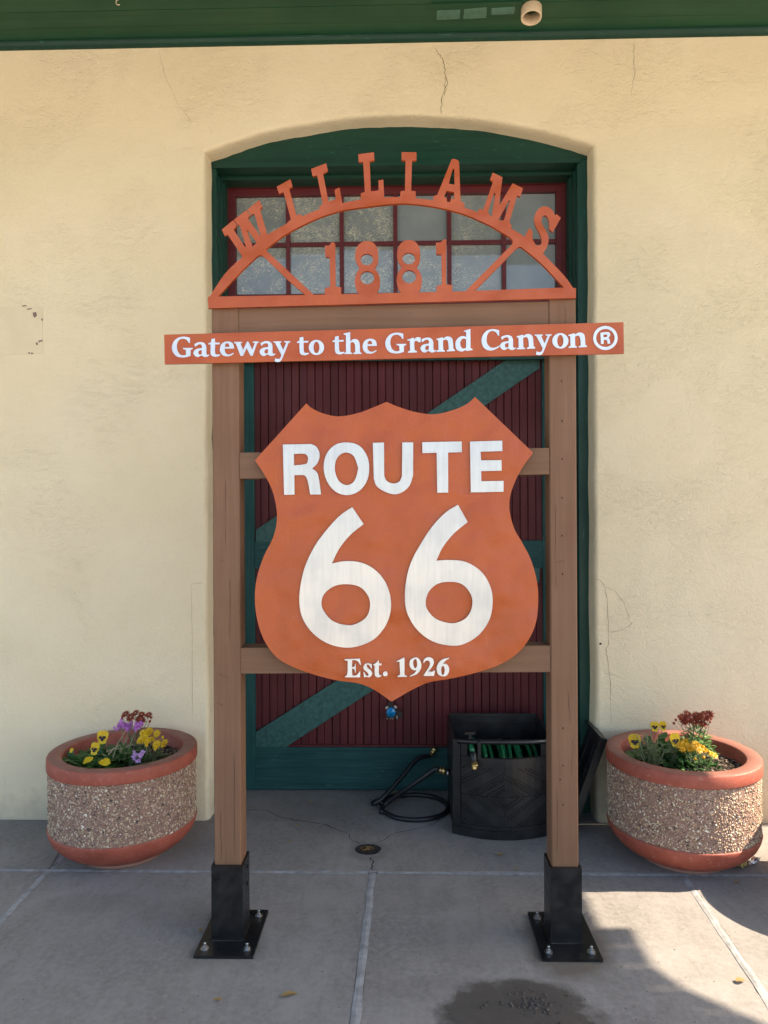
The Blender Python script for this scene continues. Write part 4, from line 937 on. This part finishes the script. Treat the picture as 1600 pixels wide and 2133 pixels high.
# ------------------------------------------------------------------ hose box
hb = thing('hose_box', 'open black plastic hose reel box with a chevron front, behind the right post', 'hose box', (.47, 3.62, 0))
BX0, BX1, BC, BH = .236, .706, .471, .440
def fy(x, off=0): return 3.436 - .072*(1 - ((x - BC)/.236)**2) + off
def curved(x0, x1, z0, z1, off, th, n=12):
    mb = MB(); k = 0
    for i in range(n + 1):
        x = x0 + (x1 - x0)*i/n; y = fy(x, off); mb.v += [(x, y, z0), (x, y, z1), (x, y+th, z1), (x, y+th, z0)]
    for i in range(n):
        for j in range(4): mb.f.append((i*4+j, i*4+(j+1) % 4, i*4+4+(j+1) % 4, i*4+4+j))
    mb.f += [(0, 1, 2, 3), (n*4, n*4+1, n*4+2, n*4+3)]; return mb
fp = curved(BX0+.036, BX1-.036, .058, .370, 0, .012).ob('front_panel', PLAST, hb, False)
curved(BX0-.004, BX1+.004, .001, .040, -.008, .02).ob('plinth', PLAST, hb)
curved(BX0+.03, BX1-.03, .0405, .0575, -.004, .02).ob('plinth_step', PLAST, hb)
curved(BX0+.038, BX1-.038, .326, .369, -.0055, .006).ob('front_band', PLAST, fp)
for x0, x1 in ((BX0, BX0+.034), (BX1-.034, BX1)): curved(x0, x1, .0405, BH, -.006, .03, 4).ob('corner_post', PLAST, hb)
for x0, x1 in ((BX0+.037, BX0+.066), (BX1-.066, BX1-.037)): curved(x0, x1, .3715, BH-.006, -.001, .02, 3).ob('shoulder', PLAST, hb)
def rib(xa_, za, xb_, zb, wd=.003, hgt=.0035):
    n_ = 6; mb = MB()
    for i in range(n_ + 1):
        t = i/n_; x = xa_ + (xb_-xa_)*t; z = za + (zb-za)*t; y = fy(x)
        mb.v += [(x, y+.001, z-wd), (x, y-hgt, z-wd*.4), (x, y-hgt, z+wd*.4), (x, y+.001, z+wd)]
    for i in range(n_):
        for j in range(3): mb.f.append((i*4+j, i*4+j+1, i*4+j+5, i*4+j+4))
    return mb
zc = .192; W2 = .197
for sgn in (-1, 1):
    for z0 in (.305, .293, .282, .272, .25, .236, .225, .36, .375, .388, .43, .445):
        xe = min(W2, (z0 - zc)/.61); xs_ = max(0, (z0 - .324)/.61)
        if xe > xs_ + .01: rib(BC + sgn*(xs_+.003), z0 - .61*xs_, BC + sgn*xe, z0 - .61*xe).ob('rib', PLAST, fp)
    for z0 in (.085, .098, .135, .15, .03, .018, .005, -.04, -.055):
        xe = min(W2, (zc - z0)/.64); xs_ = max(0, (.06 - z0)/.64)
        if xe > xs_ + .01: rib(BC + sgn*(xs_+.003), z0 + .64*xs_, BC + sgn*xe, z0 + .64*xe).ob('rib', PLAST, fp)
    rib(BC, zc, BC + sgn*W2, zc, .003).ob('rib', PLAST, fp)
mb = MB(); mb.box((BC-.0025, fy(BC)-.004, .062), (BC+.0025, fy(BC)+.001, .324)); mb.ob('rib', PLAST, fp)
YBk = 3.835
for x0, x1 in ((BX0+.0005, BX0+.012), (BX1-.012, BX1-.0005)): MB().box((x0, 3.462, .012), (x1, YBk, BH)).ob('side_wall', PLAST, hb)
MB().box((BX0+.013, YBk-.012, .012), (BX1-.013, YBk, BH+.012)).ob('back_wall', PLAST, hb)
for z in (.40, .43): MB().box((BX0+.10, YBk-.020, z), (BX1-.10, YBk-.0125, z+.006)).ob('back_rib', PLAST, hb)
MB().box((BX0+.013, 3.46, .012), (BX1-.013, YBk-.013, .025)).ob('floor_panel', PLAST, hb)
MB().tube([(BX0+.02, 3.412, BH-.004), (BX0+.12, 3.398, BH-.003), (BC, 3.394, BH-.003), (BX1-.12, 3.398, BH-.003), (BX1-.02, 3.412, BH-.004)], .0115, 10).ob('guide_rod', PLAST, hb, True)
MB().box((.347, 3.372, .362), (.361, 3.390, BH+.004)).ob('hose_guide', PLAST, hb)
kn = MB(); kn.box((.292, 3.40, .470), (.338, 3.425, .480)).box((.309, 3.406, .442), (.321, 3.419, .470)); kn.ob('guide_knob', PLAST, hb)
MB().tube([(BX0-.022, 3.60, .228), (BX0-.001, 3.60, .228)], .013, 12).ob('inlet', PLAST, hb, True)
MB().tube([(BX0-.018, 3.598, .222), (BX0-.007, 3.598, .222)], .0145, 12).ob('inlet_ring', ZINC, hb, True)
# lid leaning beside the box
la, lb_ = Vector((.775, 0, .004)), Vector((.937, 0, .452)); ld = (lb_ - la); ln_ = ld.length; ld.normalize(); ln = Vector((ld.z, 0, -ld.x))
lidm = Matrix(((ld.x, 0, ln.x, la.x), (0, 1, 0, 3.392), (ld.z, 0, ln.z, la.z), (0, 0, 0, 1)))
lidm = lidm @ Matrix.Rotation(R(0), 4, 'Z')
def lbx(a, b, nm, par): return MB().box(a, b, lidm).ob(nm, PLAST, par)
lid = lbx((0, 0, -.004), (ln_, .40, .006), 'lid', hb)
lbx((0, -.001, -.028), (ln_, .010, .0065), 'lid_edge', lid); lbx((0, .390, -.028), (ln_, .401, .0065), 'lid_edge', lid)
lbx((ln_-.010, .0105, -.028), (ln_+.001, .3895, .0065), 'lid_edge', lid)
for yy in (.10, .2, .3): lbx((.03, yy, -.012), (ln_-.02, yy+.006, -.0045), 'lid_rib', lid)
for xx in (.15, .30): lbx((xx, .012, -.011), (xx+.006, .388, -.0045), 'lid_rib', lid)

# green hose wound inside
gh = thing('green_garden_hose', 'green garden hose wound inside the open black box', 'hose', (.47, 3.62, .03))
turns = 17; hp = []
for i in range(turns*22 + 1):
    t = i/22; a = 2*math.pi*t; x = .305 + (t/turns)*.345 + .014*math.sin(t*2.7) + .006*math.sin(t*7.1); rr = .134 + .008*math.sin(t*1.9 + 1) + .004*math.sin(t*5)
    hp.append((x, 3.585 + rr*math.cos(a),  .222 + rr*math.sin(a)))
MB().tube(hp, .0095, 9).ob('coil', GHOSE, gh, True)
rr2 = []
for i in range(6*22 + 1):
    t = i/22; a = 2*math.pi*t; rr2.append((.36 + t/6*.24 + .02*math.sin(t*3.1), 3.585 + .152*math.cos(a), .225 + (.146 + .009*math.sin(t*4.3))*math.sin(a)))
MB().tube(rr2, .0095, 9).ob('coil', GHOSE, gh, True)
he = [P(984, 1540, 3.45), P(981, 1549, 3.415), P(983, 1560, 3.385), P(985, 1568, 3.375)]
MB().tube(he, .0125, 10).ob('hose_end', GHOSE, gh, True)
hs = [P(985, 1566, 3.376), P(986.5, 1578, 3.366), P(988, 1592, 3.352)]
MB().tube(hs, [.0145, .0140, .0135], 12).ob('hose_sleeve', RUBBER, gh, True)
q0, q1 = P(988, 1591, 3.353), P(990, 1603, 3.338); dirn = (q1 - q0).normalized()
br = MB(); rot = (dirn + Vector((0, -.75, 0))).normalized().to_track_quat('Z', 'Y').to_matrix().to_4x4(); rot.translation = q0
br.lathe([(.0145, -.004), (.0155, .0), (.0155, .018), (.0150, .022), (.0105, .022), (.0100, .006), (0, .006)], (0, 0, 0), 20)
ob('brass_coupling', [rot @ Vector(v) for v in br.v], br.f, BRASS, gh, True)

# black leader hose on the ground
bh = thing('black_leader_hose', 'short black hose looped on the concrete beside the hose box, brass end against the door', 'hose', (.05, 3.72, 0))
ctl = [Vector((BX0-.058, 3.60, .232)), Vector((.165, 3.612, .236)), Vector((.10, 3.63, .185)), Vector((.02, 3.66, .118)), Vector((-.055, 3.70, .05)), Vector((-.092, 3.70, .020)), Vector((-.105, 3.64, .0135))]
cx_, cy_ = .062, 3.705
for i in range(0, 11):
    a = R(205 + i*33); ctl.append(Vector((cx_ + .168*math.cos(a), cy_ + .158*math.sin(a), .0135 + (.008 if i > 8 else 0))))
ctl += [Vector((-.09, 3.76, .030)), Vector((-.135, 3.76, .018)), Vector((-.150, 3.745, .016)), Vector((-.135, 3.725, .024)), Vector((-.09, 3.74, .052)), Vector((-.01, 3.80, .120)), Vector((.08, 3.865, .198)), P(897, 1574, 3.912)]
def crom(pts, n=7):
    out = []
    for i in range(len(pts) - 1):
        p0, p1, p2, p3 = pts[max(i-1, 0)], pts[i], pts[i+1], pts[min(i+2, len(pts)-1)]
        for k in range(n):
            t = k/n; out.append(.5*((2*p1) + (p2-p0)*t + (2*p0-5*p1+4*p2-p3)*t*t + (3*p1-p0-3*p2+p3)*t**3))
    return out + [pts[-1]]
MB().tube(crom(ctl), .0118, 12).ob('hose_tube', RUBBER, bh, True)
def coupling(a, b, parent):
    d = (b - a); L_ = d.length; rot = d.normalized().to_track_quat('Z', 'Y').to_matrix().to_4x4(); rot.translation = a
    c = MB().lathe([(.0118, 0), (.0125, 0), (.0125, L_*.4), (.0165, L_*.42), (.0165, L_*.56), (.0135, L_*.58), (.0135, L_*.66), (.0172, L_*.68), (.0172, L_), (.012, L_), (.012, L_*.7), (0, L_*.7)], (0, 0, 0), 18)
    ob('brass_coupling', [rot @ Vector(v) for v in c.v], c.f, BRASS, parent, True)
coupling(P(896, 1575, 3.911), P(907, 1559, 3.924), bh); coupling(Vector((.166, 3.612, .236)), Vector((BX0-.022, 3.60, .229)), bh)

# ------------------------------------------------------------------ small things on the ground
dp = G(767, 1770); drn = thing('floor_drain', 'small round drain hole full of dead leaves in the cracked concrete', 'drain', (dp.x, dp.y, 0))
dn = MB(); n = 28; ro = [.052*(1 + .10*noise.noise(Vector((math.cos(i*2*math.pi/n)*2, math.sin(i*2*math.pi/n)*2, 4)))) for i in range(n)]
for rr_, z in ((1., .0025), (.8, .0045), (.66, .002), (.62, .0012)):
    for i in range(n): a = 2*math.pi*i/n; dn.v.append((dp.x + ro[i]*rr_*math.cos(a)*1.12, dp.y + ro[i]*rr_*math.sin(a), z))
for k in range(3):
    for i in range(n): dn.f.append((k*n+i, k*n+(i+1) % n, (k+1)*n+(i+1) % n, (k+1)*n+i))
dn.ob('drain_ring', M('drain_tar', (.012, .012, .015), (.03, .03, .034), (60, 60, 60), rough=.6, bmp=.4, bscale=(150, 150, 150), bdist=.003), drn, True, fix=False)
dn = MB(); dn.v = [(dp.x + ro[i]*.64*math.cos(2*math.pi*i/n)*1.12, dp.y + ro[i]*.64*math.sin(2*math.pi*i/n), .0018) for i in range(n)]; dn.f = [tuple(range(n))]
dn.ob('drain_cup', SOIL, drn, fix=False)
r = random.Random(8); dl = MB()
for i in range(26):
    a = r.random()*6.28; d = .026*math.sqrt(r.random()); leaf(dl, Vector((dp.x + d*math.cos(a)*1.2, dp.y + d*math.sin(a), .004 + r.random()*.005)), Vector((math.cos(a*3), math.sin(a*3), .1)), Vector((0, 0, 1)), r.uniform(.010, .022), r.uniform(.005, .010), .2)
dl.ob('leaf_litter', DRYLEAF, drn, True, 'stuff', False)
def fallen(u, v, ln, wd, ang, label, mat=DRYLEAF):
    p = G(u, v); mb = MB(); leaf(mb, Vector((0, 0, .006)), Vector((1, 0, .1)), Vector((0, 0, 1)), ln, wd, .12, .25)
    o = mb.ob('fallen_leaf', mat, None, True, fix=False); o.location = (p.x, p.y, 0); o.rotation_euler.z = R(ang); tag(o, label, 'leaf', 'dead leaves on the pavement'); return o
fallen(586, 2080, .050, .021, 20, 'largest tan dead leaf on the front slab between the sign posts')
fallen(444, 2086, .030, .012, -5, 'curled pale dead leaf on the front slab below the left base plate')
fallen(1036, 1784, .030, .020, 15, 'brown dead leaf in front of the black hose box')
fallen(643, 1673, .026, .013, -10, 'dead leaf near the green door, left of the hose loop')
fallen(762, 1698, .022, .014, 5, 'dead leaf between the hose loop and the drain')
fallen(614, 1723, .024, .015, 30, 'dead leaf just below the long crack left of the drain')
fallen(603, 1756, .022, .014, 60, 'small dark dead leaf left of the drain near the slab joint')
fallen(818, 1655, .028, .020, 60, 'tan dead leaf touching the black hose loop')
fallen(1533, 2048, .034, .022, 10, 'yellow dead leaf in the sunlit slab at the lower right')
fallen(416, 1944, .022, .014, 80, 'orange dead leaf against the left base plate')
fallen(255, 1806, .030, .010, 0, 'thin yellowish leaf under the front of the left planter')
fallen(1320, 1762, .020, .012, 40, 'pale scrap of leaf beside the foot of the right planter')
fallen(1530, 1842, .026, .016, 10, 'reddish brown leaf on the joint beside the litter at the right')
fallen(1072, 1814, .020, .012, 10, 'tiny dark leaf on the slab joint left of the right post')
# wrapper
wp = thing('crumpled_wrapper', 'crumpled yellow and silver wrapper beside the right planter', 'litter', tuple(G(1550, 1802)))
def crumple(pts, seed):
    r_ = random.Random(seed); A, B, C_, D = [Vector((*G(u, v).xy, 0)) for u, v in pts]; n_ = 7; mb = MB()
    for i in range(n_):
        for j in range(n_):
            p = A.lerp(B, i/(n_-1)).lerp(D.lerp(C_, i/(n_-1)), j/(n_-1)); mb.v.append((p.x + r_.uniform(-.004, .004), p.y + r_.uniform(-.004, .004), .006 + r_.random()*.016))
    for i in range(n_-1):
        for j in range(n_-1): mb.f.append((i*n_+j, i*n_+j+1, (i+1)*n_+j+1, (i+1)*n_+j))
    return mb
crumple([(1532, 1790), (1562, 1788), (1554, 1812), (1522, 1810)], 1).ob('wrapper', FOIL, wp, False, fix=False)
crumple([(1563, 1793), (1586, 1794), (1578, 1802), (1556, 1809)], 2).ob('wrapper_lining', FOILS, wp, False, fix=False)
# grit on the wet patch and loose grains
r = random.Random(9); gr = MB()
def grain(c, s_): gr.add([c + Vector(q)*s_*r.uniform(.6, 1.3) for q in ((1,0,0),(-1,0,0),(0,1,0),(0,-1,0),(0,0,.7),(0,0,-.3))], [(0,2,4),(2,1,4),(1,3,4),(3,0,4),(2,0,5),(1,2,5),(3,1,5),(0,3,5)])
for i in range(70):
    p = G(r.gauss(1105, 42), r.gauss(2095, 16), .001); grain(p, r.uniform(.0025, .0105))
for i in range(160):
    p = G(r.uniform(0, 1600), r.uniform(1830, 2133), .001); grain(p, r.uniform(.001, .0028))
gro = gr.ob('grit', M('dark_grit', (.02, .016, .013), (.10, .08, .065), (300, 300, 300), rough=.9), None, kind='stuff', fix=False)
gro['label'] = 'dark grit scattered over the concrete and the wet stain'
